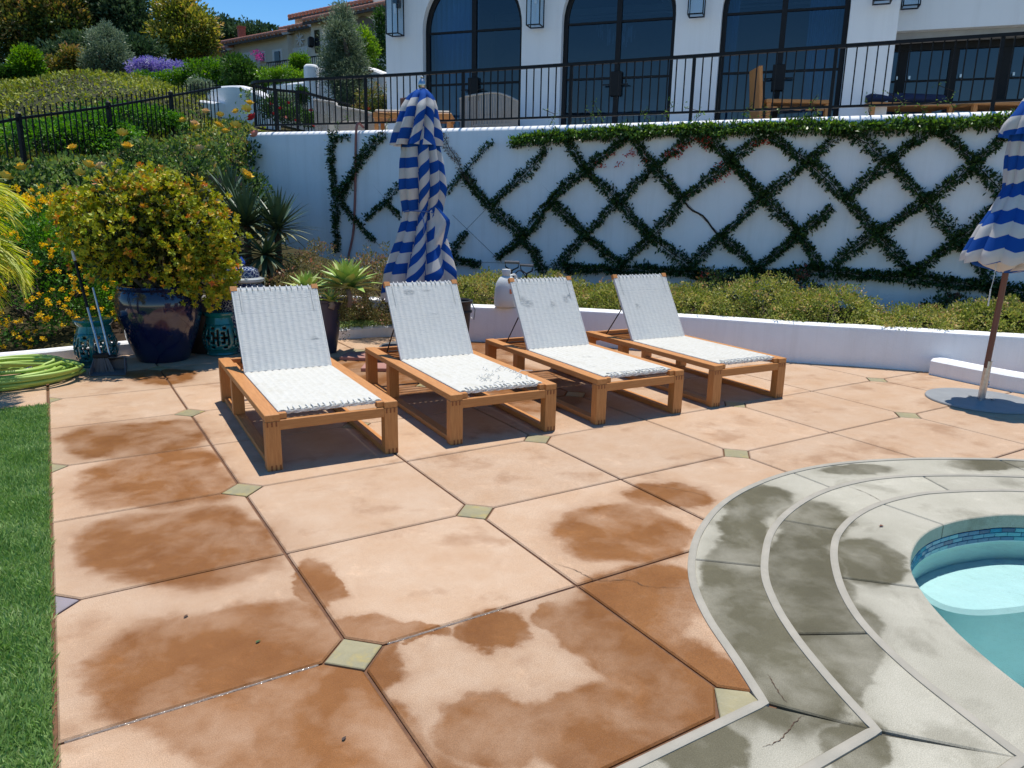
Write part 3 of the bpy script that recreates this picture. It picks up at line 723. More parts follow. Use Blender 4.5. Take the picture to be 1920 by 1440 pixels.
def strand(nodes, dens, width, mt, sizes=(.038, .066), out=.075, stem=.0055, dry_to=None):
    pts = smooth_path([tuple(p) for p in nodes], 6)
    ln = sum(math.dist(a, b) for a, b in zip(pts[:-1], pts[1:]))
    wob = [(s + .012 * math.sin(i * 1.9 + s * 7), z + .012 * math.cos(i * 2.3 + z * 5)) for i, (s, z) in enumerate(pts)]
    st = MB().tube([np.array(wpt(s, z, .018)) - vo_ for s, z in wob], stem, 5)
    k = max(8, int(ln * 820 * dens))
    dd = arcpos(wob); tt = RNG.random(k) * dd[-1]
    # leafy twigs: bunch the leaves
    nt2 = max(6, int(ln * 46)); tw_ = (np.arange(nt2) + RNG.random(nt2)) / nt2 * dd[-1]; lat = RNG.normal(size=len(tw_)) * width * .40
    ti = RNG.integers(0, len(tw_), k); tt = np.clip(tw_[ti] + RNG.normal(size=k) * .04, 0, dd[-1])
    S_ = np.interp(tt, dd, [p[0] for p in wob]); Z_ = np.interp(tt, dd, [p[1] for p in wob])
    gS = np.interp(np.clip(tt + .02, 0, dd[-1]), dd, [p[0] for p in wob]) - np.interp(np.clip(tt - .02, 0, dd[-1]), dd, [p[0] for p in wob])
    gZ = np.interp(np.clip(tt + .02, 0, dd[-1]), dd, [p[1] for p in wob]) - np.interp(np.clip(tt - .02, 0, dd[-1]), dd, [p[1] for p in wob])
    gl_ = np.maximum(np.hypot(gS, gZ), 1e-6); nS, nZ = -gZ / gl_, gS / gl_
    off = (lat[ti] + RNG.normal(size=k) * width * .42) * (1 + .35 * np.sin(tt * 5.3 + nodes[0][0] * 3))
    Oo = .012 + np.abs(RNG.normal(size=k)) * out * .7
    P = np.array([wpt(s, z, o) for s, z, o in zip(S_ + nS * off, Z_ + nZ * off, Oo)]) - vo_
    Tt, Nn = frame_at(float(np.mean(S_)))
    sgn = np.sign(off)[:, None]
    D = Nn * .55 + (Tt * nS[:, None] + np.array([0, 0, 1]) * nZ[:, None]) * sgn * .8 + RNG.normal(size=(k, 3)) * .6
    sz = sizes[0] + (sizes[1] - sizes[0]) * RNG.random(k)
    lf = leaves('vine_strand', P, D, sz, mt, vine, wr=.42, rnd=np.clip(.45 + .3 * RNG.normal(size=k), 0, 1))
    st.build('stem', M['stem'], lf)
    return lf
for i, st in enumerate(STR):
    d_ = DENS.get(i, 1.0)
    if i == 9:
        strand(st[:2] + [[3.1, 1.92]], .8, .05, M['vine_dry'], (.02, .04)); strand([[2.95, 2.08]] + st[2:], 1.0, .07, M['vine_leaf']); continue
    strand(st, d_ * (.85 + .3 * ((i * 7) % 5) / 4), (.040 + .003 * ((i * 3) % 5)) * THIN.get(i, 1.0), M['vine_leaf'])
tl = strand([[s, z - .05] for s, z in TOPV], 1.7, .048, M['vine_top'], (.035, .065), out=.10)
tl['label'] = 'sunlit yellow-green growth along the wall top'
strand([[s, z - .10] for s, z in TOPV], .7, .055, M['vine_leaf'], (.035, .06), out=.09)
strand([[s, z] for s, z in BOTV], 1.6, .06, M['vine_leaf'], (.035, .06), out=.09)
strand([[6.62, .78], [6.68, .4]], 1.2, .04, M['vine_leaf']); strand([[10.0, .8], [10.3, .4]], 1.5, .06, M['vine_leaf'])
for s in (4.3, 4.9, 5.1, 5.75, 6.05, 6.4, 7.05, 7.35, 7.95, 8.5, 8.75, 9.05, 9.35, 10.1, 10.5, 1.55, .7):        # upright sprigs over the railing
    hh = .12 + .22 * RNG.random()
    pts = [np.array(wpt(s + .04 * k * RNG.normal() * .5 + k * .03 * (1 if RNG.random() > .4 else -1), 2.72 + hh * k / 4, -.02)) - vo_ for k in range(5)]
    P = np.vstack([pts[1 + k % 4] + RNG.normal(size=3) * .022 for k in range(26)])
    sp = leaves('sprig', P, RNG.normal(size=(26, 3)) + [0, 0, .6], .02 + .025 * RNG.random(26), M['vine_top'], vine, wr=.42)
    MB().tube(pts, .004, 4).build('twig', M['stem'], sp)
BER = [[5.28, 2.33], [5.54, 2.32], [5.41, 2.19], [5.15, 2.17], [6.1, 2.33], [6.22, 2.31], [6.32, 2.41], [6.54, 2.46], [6.6, 2.41], [6.46, 2.5], [6.78, 2.17], [6.77, 1.98], [6.88, 2.07], [7.33, 2.44], [7.21, 2.41], [5.75, 2.25], [5.58, 2.35], [6.22, 2.4], [6.6, 2.5]]
for s, z in BER:
    mb = MB()
    for k in range(14):
        c = np.array(wpt(s + RNG.normal() * .035, z + RNG.normal() * .028, .06 + .04 * RNG.random())) - vo_
        mb.lathe([(0, -.009), (.008, -.004), (.009, .002), (.005, .008), (0, .009)], 6, c)
    mb.build('berry_cluster', M['berry'], vine, smooth=True, kind='stuff')
# support wires
wi = MB()
for (a, b) in (((2.2, 2.6), (4.05, 2.62)), ((3.47, 2.6), (4.45, 1.72)), ((2.95, 1.2), (3.4, 1.62)), ((2.75, 1.45), (3.6, .76)), ((3.43, 2.54), (3.5, 2.6)), ((2.4, .74), (4.6, .76)), ((.7, 2.6), (2.2, 2.6)), ((.8, 2.4), (1.6, 1.62)), ((4.29, 2.41), (4.5, 2.58)), ((1.34, 1.0), (1.6, .76)), ((6.32, 1.72), (6.87, 1.26))):
    kk = 8; wi.tube([np.array(wpt(a[0] + (b[0] - a[0]) * t, a[1] + (b[1] - a[1]) * t, .012)) - vo_ for t in np.linspace(0, 1, kk)], .0025, 4)
wi.build('support_wire', M['black'], vine, kind='stuff')
mb = MB().tube([np.array(wpt(6.32 + .55 * t, 1.72 - .46 * t - .03 * math.sin(t * 9), .02)) - vo_ for t in np.linspace(0, 1, 9)], .013, 6)
mb.build('woody_stem', M['stem'], vine, smooth=True)
# terracotta hose hanging over the wall
hp = smooth_path([wpt(1.085, 2.60, -.12) [:2] + (2.79,), wpt(1.08, 2.84, .0), wpt(1.075, 2.78, .06), wpt(1.04, 2.45, .05), wpt(1.01, 1.95, .04), wpt(.97, 1.44, .035), wpt(.93, 1.1, .035), wpt(.86, .78, .06), wpt(.80, .45, .1)], 6)
M['hose_red'] = pm('terracotta_hose', (.33, .13, .11), (.27, .10, .085), scale=8, rough=.5)
MB().tube(hp, .019, 8).build('hanging_hose', M['hose_red'], smooth='all', label='reddish hose hanging down the white wall beside the leftmost vine', cat='hose')

# ================================================================= terrace railing
RPATH_ = [p for p in back + curl] + [tuple(wall_xy(s)) for s in np.linspace(-.72, 12.5, 120)]
rp = shift(RPATH_, .13)
rl = arcpos(rp)
def rat(t): return np.array([np.interp(t, rl, [p[0] for p in rp]), np.interp(t, rl, [p[1] for p in rp])])
rail = thing('terrace_railing', 'black iron railing running along the top of the vine wall', 'railing', (rp[40][0], rp[40][1], ZT))
ro = np.array([rp[40][0], rp[40][1], ZT])
rel = [(p[0] - ro[0], p[1] - ro[1]) for p in rp]
sweep(rel, [(-.028, .79), (.028, .79), (.028, .83), (-.028, .83)]).build('top_rail', M['black'], rail)
sweep(rel, [(-.016, .10), (.016, .10), (.016, .128), (-.016, .128)]).build('bottom_rail', M['black'], rail)
bal = MB().box((0, 0, .46), (.015, .015, .67)).mesh('baluster'); bal.materials.append(M['black'])
post = MB().box((0, 0, .385), (.04, .04, .80)).mesh('post'); post.materials.append(M['black'])
t = .05; k = 0
while t < rl[-1] - .05 and k < 210:
    p = rat(t); q = rat(t + .02); rz = math.atan2(q[1] - p[1], q[0] - p[0])
    is_post = k % 15 == 7
    o = bpy.data.objects.new('post' if is_post else 'baluster', post if is_post else bal); COL.objects.link(o); o.parent = rail
    o.location = (p[0] - ro[0], p[1] - ro[1], 0); o.rotation_euler = (0, 0, rz)
    t += .115; k += 1

# ================================================================= planter walls and kerbs
LOW = smooth_path([(1.2, 7.75), (1.75, 7.35), (2.34, 6.85), (2.80, 6.30), (3.18, 5.68), (3.50, 5.36), (4.30, 4.74), (5.2, 3.74), (5.93, 2.80), (6.38, 2.32), (6.80, 1.84), (7.42, 1.14), (8.1, .4), (9.2, -.9)], 6)
lh = .43
prl = [(0, -.1), (.24, -.1), (.24, lh - .06), (.21, lh - .015), (.17, lh), (.05, lh), (.012, lh - .018), (0, lh - .06)]
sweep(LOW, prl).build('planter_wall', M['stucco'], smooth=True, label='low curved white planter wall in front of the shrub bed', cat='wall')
KERB = smooth_path([(-4.5, 6.0), (-2.5, 6.05), (-1.1, 6.12), (-.2, 6.30), (.7, 6.22), (1.9, 6.20), (2.55, 6.18), (2.95, 5.98)], 6)
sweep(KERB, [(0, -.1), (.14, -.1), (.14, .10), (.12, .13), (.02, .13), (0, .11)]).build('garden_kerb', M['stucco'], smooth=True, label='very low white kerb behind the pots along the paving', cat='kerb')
K2 = smooth_path([(6.72, 1.72), (6.70, 1.50), (6.68, 1.2), (6.69, .85), (6.85, .3), (7.2, -.6)], 8)
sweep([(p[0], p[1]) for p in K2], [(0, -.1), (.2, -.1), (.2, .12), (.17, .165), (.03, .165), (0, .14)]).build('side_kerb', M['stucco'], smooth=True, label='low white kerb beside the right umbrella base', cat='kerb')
# bed soil
bed = MB()
off1 = shift(LOW, .2); lw = arcpos(off1)
A_ = [(float(np.interp(t, lw, [p[0] for p in off1])), float(np.interp(t, lw, [p[1] for p in off1]))) for t in np.linspace(lw[-1] * .26, lw[-1], 30)]
B_ = [tuple(wall_xy(s, .05)) for s in np.linspace(.2, 12, 30)]
vs = []
for a, b in zip(A_, B_):
    for q in np.linspace(0, 1, 8): vs.append((a[0] + (b[0] - a[0]) * q, a[1] + (b[1] - a[1]) * q, .30 + .03 * math.sin(q * 9 + a[0] * 5) + .10 * q))
fs = [(i * 8 + j, (i + 1) * 8 + j, (i + 1) * 8 + j + 1, i * 8 + j + 1) for i in range(29) for j in range(7)]
bed.add(vs, fs).build('planting_bed', M['soil'], kind='structure', smooth='all')
# the soil strip left of the bed, up to the rising garden
vs = []; 
for x in np.linspace(-.5, 4.2, 12):
    for y in np.linspace(6.3, 9.8, 8): vs.append((x, y, .1 + .12 * (y - 6.3)))
fs = [(i * 8 + j, (i + 1) * 8 + j, (i + 1) * 8 + j + 1, i * 8 + j + 1) for i in range(11) for j in range(7)]
MB().add(vs, fs).build('garden_soil', M['soil'], kind='structure')

# ================================================================= white house
HO = np.array([5.46, 11.23]); HU = np.array([.624, -.781]); HB = np.array([.781, .624]); HRZ = math.atan2(-.781, .624)
FZ = 2.665
def on_house(px, py, back=0.0):
    d = ray(px, py); o = HO + HB * back
    A = np.array([[d[0], -HU[0]], [d[1], -HU[1]]]); t, s = np.linalg.solve(A, o - CAM[:2]); return s, CAM[2] + t * d[2]
house = thing('white_house', 'white house with black-framed arched glass doors above the terrace', 'house', (HO[0], HO[1], FZ), HRZ)
DOORS = [(.07, 2.01), (2.74, 4.69), (5.42, 7.33)]
SPR = 4.72 - FZ; HT = 5.2
mb = MB()
def quad_s(a, b, z0, z1, y0=0.0): mb.add([(a, y0, z0), (b, y0, z0), (b, y0, z1), (a, y0, z1)], [(0, 1, 2, 3)])
edges = [-.70] + [e for d_ in DOORS for e in d_] + [8.01]
for k in range(0, len(edges), 2): quad_s(edges[k], edges[k + 1], -.1, HT)
NA = 24
for a, b in DOORS:
    c, r_ = (a + b) / 2, (b - a) / 2
    arc = [(c - r_ * math.cos(PI * k / NA), SPR + r_ * math.sin(PI * k / NA)) for k in range(NA + 1)]
    for k in range(NA):
        (xa, za), (xb, zb) = arc[k], arc[k + 1]
        mb.add([(xa, 0, za), (xb, 0, zb), (xb, 0, HT), (xa, 0, HT)], [(0, 1, 2, 3)])
        mb.add([(xa, 0, za), (xb, 0, zb), (xb, .3, zb), (xa, .3, za)], [(3, 2, 1, 0)])
    mb.add([(a, 0, -.1), (a, .3, -.1), (a, .3, SPR), (a, 0, SPR)], [(0, 1, 2, 3)]); mb.add([(b, 0, -.1), (b, .3, -.1), (b, .3, SPR), (b, 0, SPR)], [(3, 2, 1, 0)])
mb.add([(-.70, 0, -.1), (-.70, 7, -.1), (-.70, 7, HT), (-.70, 0, HT)], [(0, 1, 2, 3)])
mb.add([(8.01, 0, -.1), (8.01, 1.0, -.1), (8.01, 1.0, HT), (8.01, 0, HT)], [(3, 2, 1, 0)])
mb.add([(-.70, 0, HT), (8.01, 0, HT), (8.01, 7, HT), (-.70, 7, HT)], [(0, 1, 2, 3)])
sH, zH = on_house(1800, 52, .75)
zh = zH - FZ
mb.box((11.5, .95, (zh + HT) / 2), (7.0, .4, HT - zh))
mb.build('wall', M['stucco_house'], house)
MB().box((11.5, 1.15, zh + .06 - .11), (7.0, .5, .1)).build('lintel', pm('lintel_grey', (.35, .36, .37), rough=.8), house)
# glass
mt, n, b = newmat('window_glass')
fr = N(n, 'ShaderNodeFresnel', i_IOR=1.7); tr = N(n, 'ShaderNodeBsdfTransparent'); tr.inputs[0].default_value = (.24, .40, .62, 1)
gl = N(n, 'ShaderNodeBsdfGlossy', i_Roughness=.01); gl.inputs[0].default_value = (.75, .88, 1, 1); ms = N(n, 'ShaderNodeMixShader')
geo = N(n, 'ShaderNodeNewGeometry'); wv = N(n, 'ShaderNodeTexNoise', i_Scale=.9, i_Detail=1.0); L(n, geo.outputs['Position'], wv.inputs['Vector']); wb = N(n, 'ShaderNodeBump', i_Strength=.12, i_Distance=.05); L(n, wv.outputs[0], wb.inputs['Height']); L(n, wb.outputs[0], gl.inputs['Normal'])
L(n, fr.outputs[0], ms.inputs[0]); L(n, tr.outputs[0], ms.inputs[1]); L(n, gl.outputs[0], ms.inputs[2]); L(n, ms.outputs[0], n.nodes['Material Output'].inputs[0])
M['glass'] = mt
for a, b in DOORS:
    c, r_ = (a + b) / 2, (b - a) / 2; y = .17; fw = .075
    dr = MB()
    def archpts(rr): return [(c - rr, -.1)] + [(c - rr * math.cos(PI * k / NA), SPR + rr * math.sin(PI * k / NA)) for k in range(NA + 1)] + [(c + rr, -.1)]
    o_, i_ = archpts(r_ + .01), archpts(r_ - fw)
    V_ = []
    for (p, q) in zip(o_, i_): V_ += [(p[0], y - .04, p[1]), (q[0], y - .04, q[1]), (q[0], y + .04, q[1])]
    F_ = []
    for k in range(len(o_) - 1):
        F_ += [(3 * k, 3 * k + 1, 3 * k + 4, 3 * k + 3), (3 * k + 1, 3 * k + 2, 3 * k + 5, 3 * k + 4)]
    dr.add(V_, F_)
    door = dr.build('arched_door', M['black'], house)
    MB().box((c, y, (SPR + r_) / 2), (.085, .075, SPR + r_ - .02)).build('mullion', M['black'], door)
    for zz in (SPR - .02, 3.80 - FZ): MB().box((c, y, zz), (2 * r_ - .05, .05, .035)).build('muntin', M['black'], door)
    MB().box((c, y, .08), (2 * r_ - .05, .06, .16)).build('kick_rail', M['black'], door)
    MB().box((c, y - .05, 3.70 - FZ), (.20, .05, .40), ch=.006).build('lock_plate', M['black'], door)
    for sg in (-1, 1):
        MB().bar((c + sg * .10, y - .10, 3.68 - FZ), (c + sg * .22, y - .10, 3.68 - FZ), .022, .022).bar((c + sg * .10, y - .04, 3.68 - FZ), (c + sg * .10, y - .10, 3.68 - FZ), .02, .02).build('door_handle', M['black'], door)
        x0, x1 = (c - r_ + fw, c - .04) if sg < 0 else (c + .04, c + r_ - fw)
        for z0, z1 in ((.16, 3.78 - FZ), (3.82 - FZ, SPR - .04)):
            MB().add([(x0, y, z0), (x1, y, z0), (x1, y, z1), (x0, y, z1)], [(0, 1, 2, 3)]).build('glass_pane', M['glass'], door)
        rr = r_ - fw
        ar_ = [(c + sg * rr * math.cos(PI / 2 * k / 12), SPR + rr * math.sin(PI / 2 * k / 12)) for k in range(13)]
        pl = [(c + sg * .04, y, SPR)] + [(x, y, z) for x, z in ar_]
        MB().add(pl, [tuple(range(len(pl)))]).build('glass_pane', M['glass'], door)
# recessed sliding doors at the right
yb = 1.3
posts = [on_house(px, 120, yb)[0] for px in (1692, 1787, 1885)]
sl_ = MB(); sl_.box((11.5, yb, zh - .14), (7.0, .12, .14)); sl_.box((8.05, yb, zh / 2), (.1, .1, zh))
slide = sl_.build('sliding_door', M['black'], house)
pp = [8.1] + posts + [posts[-1] + 1.05, posts[-1] + 2.1]
for p in pp[1:]: MB().box((p, yb, zh / 2), (.13, .09, zh - .2)).build('stile', M['black'], slide)
for a, b in zip(pp[:-1], pp[1:]):
    MB().add([(a, yb, 0), (b, yb, 0), (b, yb, zh - .2), (a, yb, zh - .2)], [(0, 1, 2, 3)]).build('glass_pane', M['glass'], slide)
    MB().box(((a + b) / 2, yb, 3.75 - FZ), (b - a - .1, .04, .03)).build('muntin', M['black'], slide)
    MB().box((a + .12, yb - .06, 3.8 - FZ), (.03, .03, .05)).build('handle', M['steel'], slide)
# room behind the glass
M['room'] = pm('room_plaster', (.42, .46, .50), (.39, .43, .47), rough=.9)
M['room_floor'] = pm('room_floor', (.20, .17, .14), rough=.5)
rm = MB()
rm.add([(-.69, 5.5, -.05), (15, 5.5, -.05), (15, 5.5, HT), (-.69, 5.5, HT)], [(0, 1, 2, 3)]).add([(-.69, .31, 3.6), (15, .31, 3.6), (15, 5.52, 3.6), (-.69, 5.52, 3.6)], [(0, 1, 2, 3)])
rm.add([(-.65, .4, 0), (-.65, 5.5, 0), (-.65, 5.5, 3.6), (-.65, .4, 3.6)], [(0, 1, 2, 3)])
rm.build('room_wall', M['room'], house)
MB().add([(-.6, .3, .01), (15, .3, .01), (15, 5.5, .01), (-.6, 5.5, .01)], [(0, 1, 2, 3)]).build('room_floor', M['room_floor'], house)
M['curtain'] = pm('sheer_curtain', (.45, .62, .66), (.36, .52, .58), scale=6, rough=.9, stretch=(8, 1, .3))
def curtain(x0, x1, nm):
    k = 40; v = []
    for i in range(k + 1):
        x = x0 + (x1 - x0) * i / k; yy = .55 + .05 * math.sin(i * 1.3)
        v += [(x, yy, .03), (x, yy, 3.5)]
    MB().add(v, [(2 * i, 2 * i + 2, 2 * i + 3, 2 * i + 1) for i in range(k)]).build('curtain', M['curtain'], house, smooth='all')
co = MB(); co.box((7, 5.44, 3.52), (15.2, .1, .14)); co.box((7, 5.40, 3.38), (15.2, .06, .05))
for x in (1.0, 3.7, 6.4, 9.1): co.box((x, 3, 3.54), (.14, 5, .1))
co.build('ceiling_beams', M['stucco_house'], house)
for x in (1.3, 4.6, 7.4): MB().box((x, 5.46, 1.25), (1.1, .05, 2.4)).build('picture_panel', pm('panel_blue_%d' % int(x * 10), (.10, .16, .22), rough=.6), house)
tb = MB().box((3.9, 3.0, .74), (2.0, 1.0, .05))
for x in (3.0, 4.8):
    for y in (2.6, 3.4): tb.box((x, y, .36), (.07, .07, .72))
tb.build('dining_table', pm('pale_table', (.5, .48, .44), rough=.4), house)
for x in (3.3, 3.9, 4.5): MB().box((x, 2.3, .45), (.45, .42, .08)).box((x, 2.1, .75), (.45, .05, .55)).build('dining_chair', pm('linen_%d' % int(x * 10), (.55, .53, .5), rough=.9), house)
curtain(.05, .95, 0); curtain(6.75, 7.3, 0); curtain(5.45, 5.65, 0)
# chandelier seen through the middle door
ch = MB()
for k in range(60):
    a = RNG.random() * 2 * PI; rr = .12 + .3 * RNG.random() ** .7
    ch.box((3.25 + rr * math.cos(a), 2.2 + rr * math.sin(a), 2.35 - (.45 - rr) * .9 + .1 * RNG.random()), (.012, .012, .16))
ch.build('chandelier', pm('crystal', (.7, .75, .8), rough=.2), house)

# ---- wall lanterns
M['lantern_glass'] = None
mt, n, b = newmat('lantern_glass')
tr = N(n, 'ShaderNodeBsdfTransparent'); tr.inputs[0].default_value = (.86, .92, .96, 1); gl = N(n, 'ShaderNodeBsdfGlossy', i_Roughness=.02); ms = N(n, 'ShaderNodeMixShader', n_0=.10)
L(n, tr.outputs[0], ms.inputs[1]); L(n, gl.outputs[0], ms.inputs[2]); L(n, ms.outputs[0], n.nodes['Material Output'].inputs[0])
LW, LH = .235, .82
def lantern(name, s, zb, label, back=0.0):
    p = HO + HU * s + HB * (back - .17)
    t_ = thing('wall_lantern', label, 'lantern', (p[0], p[1], zb), HRZ, group='lanterns on the house front')
    f_ = MB(); q = LW / 2
    for x in (-q, q):
        for y in (-q, q): f_.box((x, y, LH / 2), (.016, .016, LH))
    for z in (.008, LH - .01):
        for x in (-q, q): f_.box((x, 0, z), (.016, LW, .018)); f_.box((0, x, z), (LW, .016, .018))
    f_.box((0, 0, LH + .02), (LW + .03, LW + .03, .03)); f_.box((0, .14, LH * .7), (.08, .06, .16))
    f_.build('frame', M['black'], t_)
    g_ = MB()
    for x in (-q, q):
        g_.add([(x, -q, .02), (x, q, .02), (x, q, LH), (x, -q, LH)], [(0, 1, 2, 3)]); g_.add([(-q, x, .02), (q, x, .02), (q, x, LH), (-q, x, LH)], [(0, 1, 2, 3)])
    g_.build('glass', mt, t_)
    MB().lathe([(.022, LH * .45), (.022, LH * .7), (0, LH * .72)], 10).build('candle', M['stucco_house'], t_)
    MB().box((0, 0, LH * .8), (.05, .05, LH * .3)).build('lamp_holder', M['black'], t_)
names = ['black glass box lantern on the house corner left of the first arched door', 'black glass box lantern between the first and second arched doors', 'black glass box lantern between the second and third arched doors', 'black glass box lantern on the white pier right of the third arched door', 'black glass box lantern above the recessed sliding doors']
for px, py, nm, bk in ((741, 66, names[0], 0), (1003, 50, names[1], 0), (1305, 30, names[2], 0), (1654, 5, names[3], 0), (1707, 14, names[4], .75)):
    s, z = on_house(px, py, bk - .17)
    lantern('wall_lantern', s, z, nm, bk)
# ================================================================= sun loungers
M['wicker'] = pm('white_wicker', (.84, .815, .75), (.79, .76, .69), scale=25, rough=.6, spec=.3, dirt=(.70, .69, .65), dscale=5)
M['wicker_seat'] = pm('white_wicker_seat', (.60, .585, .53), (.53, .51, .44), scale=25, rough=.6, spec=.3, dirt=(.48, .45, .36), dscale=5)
M['wicker_back'] = pm('wicker_backing', (.66, .66, .64), (.58, .58, .56), scale=40, rough=.9)
M['cord'] = pm('white_cord', (.66, .655, .63), (.58, .57, .52), scale=30, rough=.55)
LWD, LLN = .83, 1.87
def weave(wd, ln, seed, damage, pitch=.0078, cols=13, amp=.0048):
    rg = np.random.default_rng(seed); mb = MB(); V = []; F = []
    seg = cols * 3; rows = int(ln / pitch)
    cw = wd / cols
    holes = [(rg.uniform(-.4, .4) * wd, rg.uniform(.08, .92) * ln, rg.uniform(.02, .06), rg.uniform(.01, .05)) for _ in range(damage)]
    phase = np.cumsum(rg.normal(size=rows) * .0006)
    for rI in range(rows):
        y = (rI + .5) * pitch; par = rI % 2
        base = len(V); pts = []
        yj = rg.normal() * .0006
        for i in range(seg + 1):
            x = -wd / 2 + wd * i / seg
            z = amp * (abs(math.cos(PI * x / cw)) ** .7 - .5) * 1.3 + .0009 * math.cos(PI * x / cw * 2 + PI * par)
            sq = 1.0
            dy = 0
            for hx, hy, hr, hs in holes:
                q = ((x - hx) / hr) ** 2 + ((y - hy) / hs) ** 2
                if q < 1:
                    sq = .55 if (rI % 3) else .9
                    z += .0018 * (1 - q) * rg.normal(); dy += .002 * (1 - q) * rg.normal()
            hw = pitch * .46 * sq
            yy = y + yj + dy + .0012 * math.sin(x * 60 + rI)
            V += [(x, yy - hw, z - .0014), (x, yy, z + .0015), (x, yy + hw, z - .0014)]
        for i in range(seg):
            a = base + 3 * i
            F += [(a, a + 3, a + 4, a + 1), (a + 1, a + 4, a + 5, a + 2)]
    mb.add(V, F)
    return mb
def cord_wrap(wd, y, z, k, rg, r=.0042):
    mb = MB()
    for i in range(k):
        x = -wd / 2 + wd * (i + .5) / k + rg.normal() * .004
        h = .018
        mb.tube([(x + rg.normal() * .004, y + .055, z + .004), (x, y + .02, z + .009 + .003 * rg.random()), (x + .002, y - .008, z + .004), (x + .003, y - .013, z - h * .6), (x + .002, y - .004, z - h * 1.3)], r, 5)
    for q in range(3):
        mb.tube([(-wd / 2 + wd * t, y - .014 - .003 * math.sin(t * 40 + q), z - .004 - q * .007 + .002 * math.sin(t * 60 + q * 2)) for t in np.linspace(0, 1, 40)], .003, 4)
    return mb
def lounger(pos, rz, seed, label, damage, loose):
    rg = np.random.default_rng(seed)
    t_ = thing('sun_lounger', label, 'sun lounger', pos, rz, group='four sun loungers in a row')
    hw, hl = LWD / 2, LLN / 2; lw_ = .088
    for sx in (-1, 1):
        x = sx * (hw - lw_ / 2)
        MB().box((x, 0, .331), (lw_, LLN, .042), ch=.003).build('side_rail', M['teak_y'], t_)
        MB().box((x - sx * .008, 0, .0185), (lw_ - .02, LLN - .13, .036), ch=.003).build('runner', M['teak_y'], t_)
        for y, nm in ((-hl + .033, 0), (.345, 1), (hl - .033, 2)):
            if nm == 1: lg = MB().box((x, y, .173), (lw_ - .006, .07, .273), ch=.003).build('leg', M['teak'], t_)
            else:
                lg = MB().box((x, y, .155), (lw_ + .001, .067, .309), ch=.003).build('leg', M['teak'], t_)
            if nm == 0:
                fj = MB()
                for k in range(3):
                    xx = x - .03 + .026 * k
                    fj.box((xx, y - .0335, .292), (.010, .0022, .030)); fj.box((xx + .012, y - .0335, .018), (.010, .0022, .034))
                fj.build('finger_joint', M['teak_tip'], lg)
    MB().box((0, -hl + .018, .283), (LWD - 2 * lw_ - .002, .032, .062), ch=.003).build('front_rail', M['teak_x'], t_)
    MB().box((0, hl - .022, .300), (LWD - 2 * lw_ - .002, .036, .095), ch=.003).build('rear_rail', M['teak_x'], t_)
    for sx in (-1, 1):
        MB().box((sx * .30, .62, .292), (.03, .57, .045), ch=.002).build('rack_rail', M['teak_y'], t_)
    nt_ = MB()
    for k in range(4): nt_.box((0, .50 + k * .075, .318), (.55, .014, .010))
    nt_.build('notch_bar', M['teak_x'], t_)
    # seat
    wd = .650; sl0, sl1 = -.885, .262
    for sx in (-1, 1):
        MB().box((sx * (wd / 2 - .02), -.90, .334), (.045, .04, .036), ch=.002).build('seat_corner', M['teak'], t_)
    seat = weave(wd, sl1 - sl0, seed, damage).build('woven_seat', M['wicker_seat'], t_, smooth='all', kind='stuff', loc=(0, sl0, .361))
    MB().box((0, (sl1 - sl0) / 2, -.0135), (wd, sl1 - sl0, .014)).build('seat_board', M['wicker_back'], seat)
    cord_wrap(wd - .09, 0, 0, 15, rg).build('edge_wrap', M['cord'], seat, smooth='all', kind='stuff')
    # backrest
    bl = .69
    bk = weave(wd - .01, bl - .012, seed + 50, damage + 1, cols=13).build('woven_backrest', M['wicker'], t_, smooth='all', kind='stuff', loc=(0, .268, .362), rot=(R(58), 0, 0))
    MB().box((0, bl / 2, -.018), (wd - .008, bl, .022)).build('back_board', M['wicker_back'], bk)
    cw = MB()
    for i in range(13):
        x = -(wd - .1) / 2 + (wd - .1) * (i + .5) / 13 + rg.normal() * .005
        cw.tube([(x, bl - .035, .004), (x, bl - .005, .006), (x + .002, bl + .007, -.004), (x, bl + .002, -.03)], .0042, 5)
    cw.build('edge_wrap', M['cord'], bk, smooth='all', kind='stuff')
    for sx in (-1, 1):
        MB().box((sx * (wd / 2 - .018), bl - .012, -.012), (.05, .04, .038), ch=.002).build('corner_block', M['teak'], bk)
        MB().tube([(sx * (wd / 2 - .004), 0, -.004), (sx * (wd / 2 - .004), bl - .03, -.002)], .006, 5).build('edge_cord', M['cord'], bk)
        MB().tube([(sx * (wd / 2 - .055), bl - .23 + .03 * rg.random(), .0065), (sx * (wd / 2 - .055), bl - .02, .006)], .003, 5).build('lashing', M['cord'], bk)
    MB().tube([(-.26, .268 + .255, .66), (-.26, .80, .325)], .006, 6).tube([(.26, .268 + .255, .66), (.26, .80, .325)], .006, 6).tube([(-.26, .80, .328), (.26, .80, .328)], .006, 6).build('prop_stay', M['black'], t_)
    if loose:
        mb = MB()
        for k in range(26):
            x, y = rg.uniform(-.05, .29), rg.uniform(-.78, -.35)
            a = rg.uniform(0, 2 * PI); l_ = rg.uniform(.02, .07)
            mb.tube([(x, y, .362), (x + l_ * .5 * math.cos(a), y + l_ * .5 * math.sin(a), .376 + .012 * rg.random()), (x + l_ * math.cos(a), y + l_ * math.sin(a), .367)], .0028, 4)
        mb.tube([(.26, -.62, .37), (.31, -.60, .39), (.40, -.61, .385)], .003, 4)
        mb.build('broken_strands', M['cord'], t_, kind='stuff')
    return t_
def lplace(fx, fy, rz): 
    c, s = math.cos(rz), math.sin(rz); return (fx + c * LWD / 2 - s * LLN / 2, fy + s * LWD / 2 + c * LLN / 2, 0)
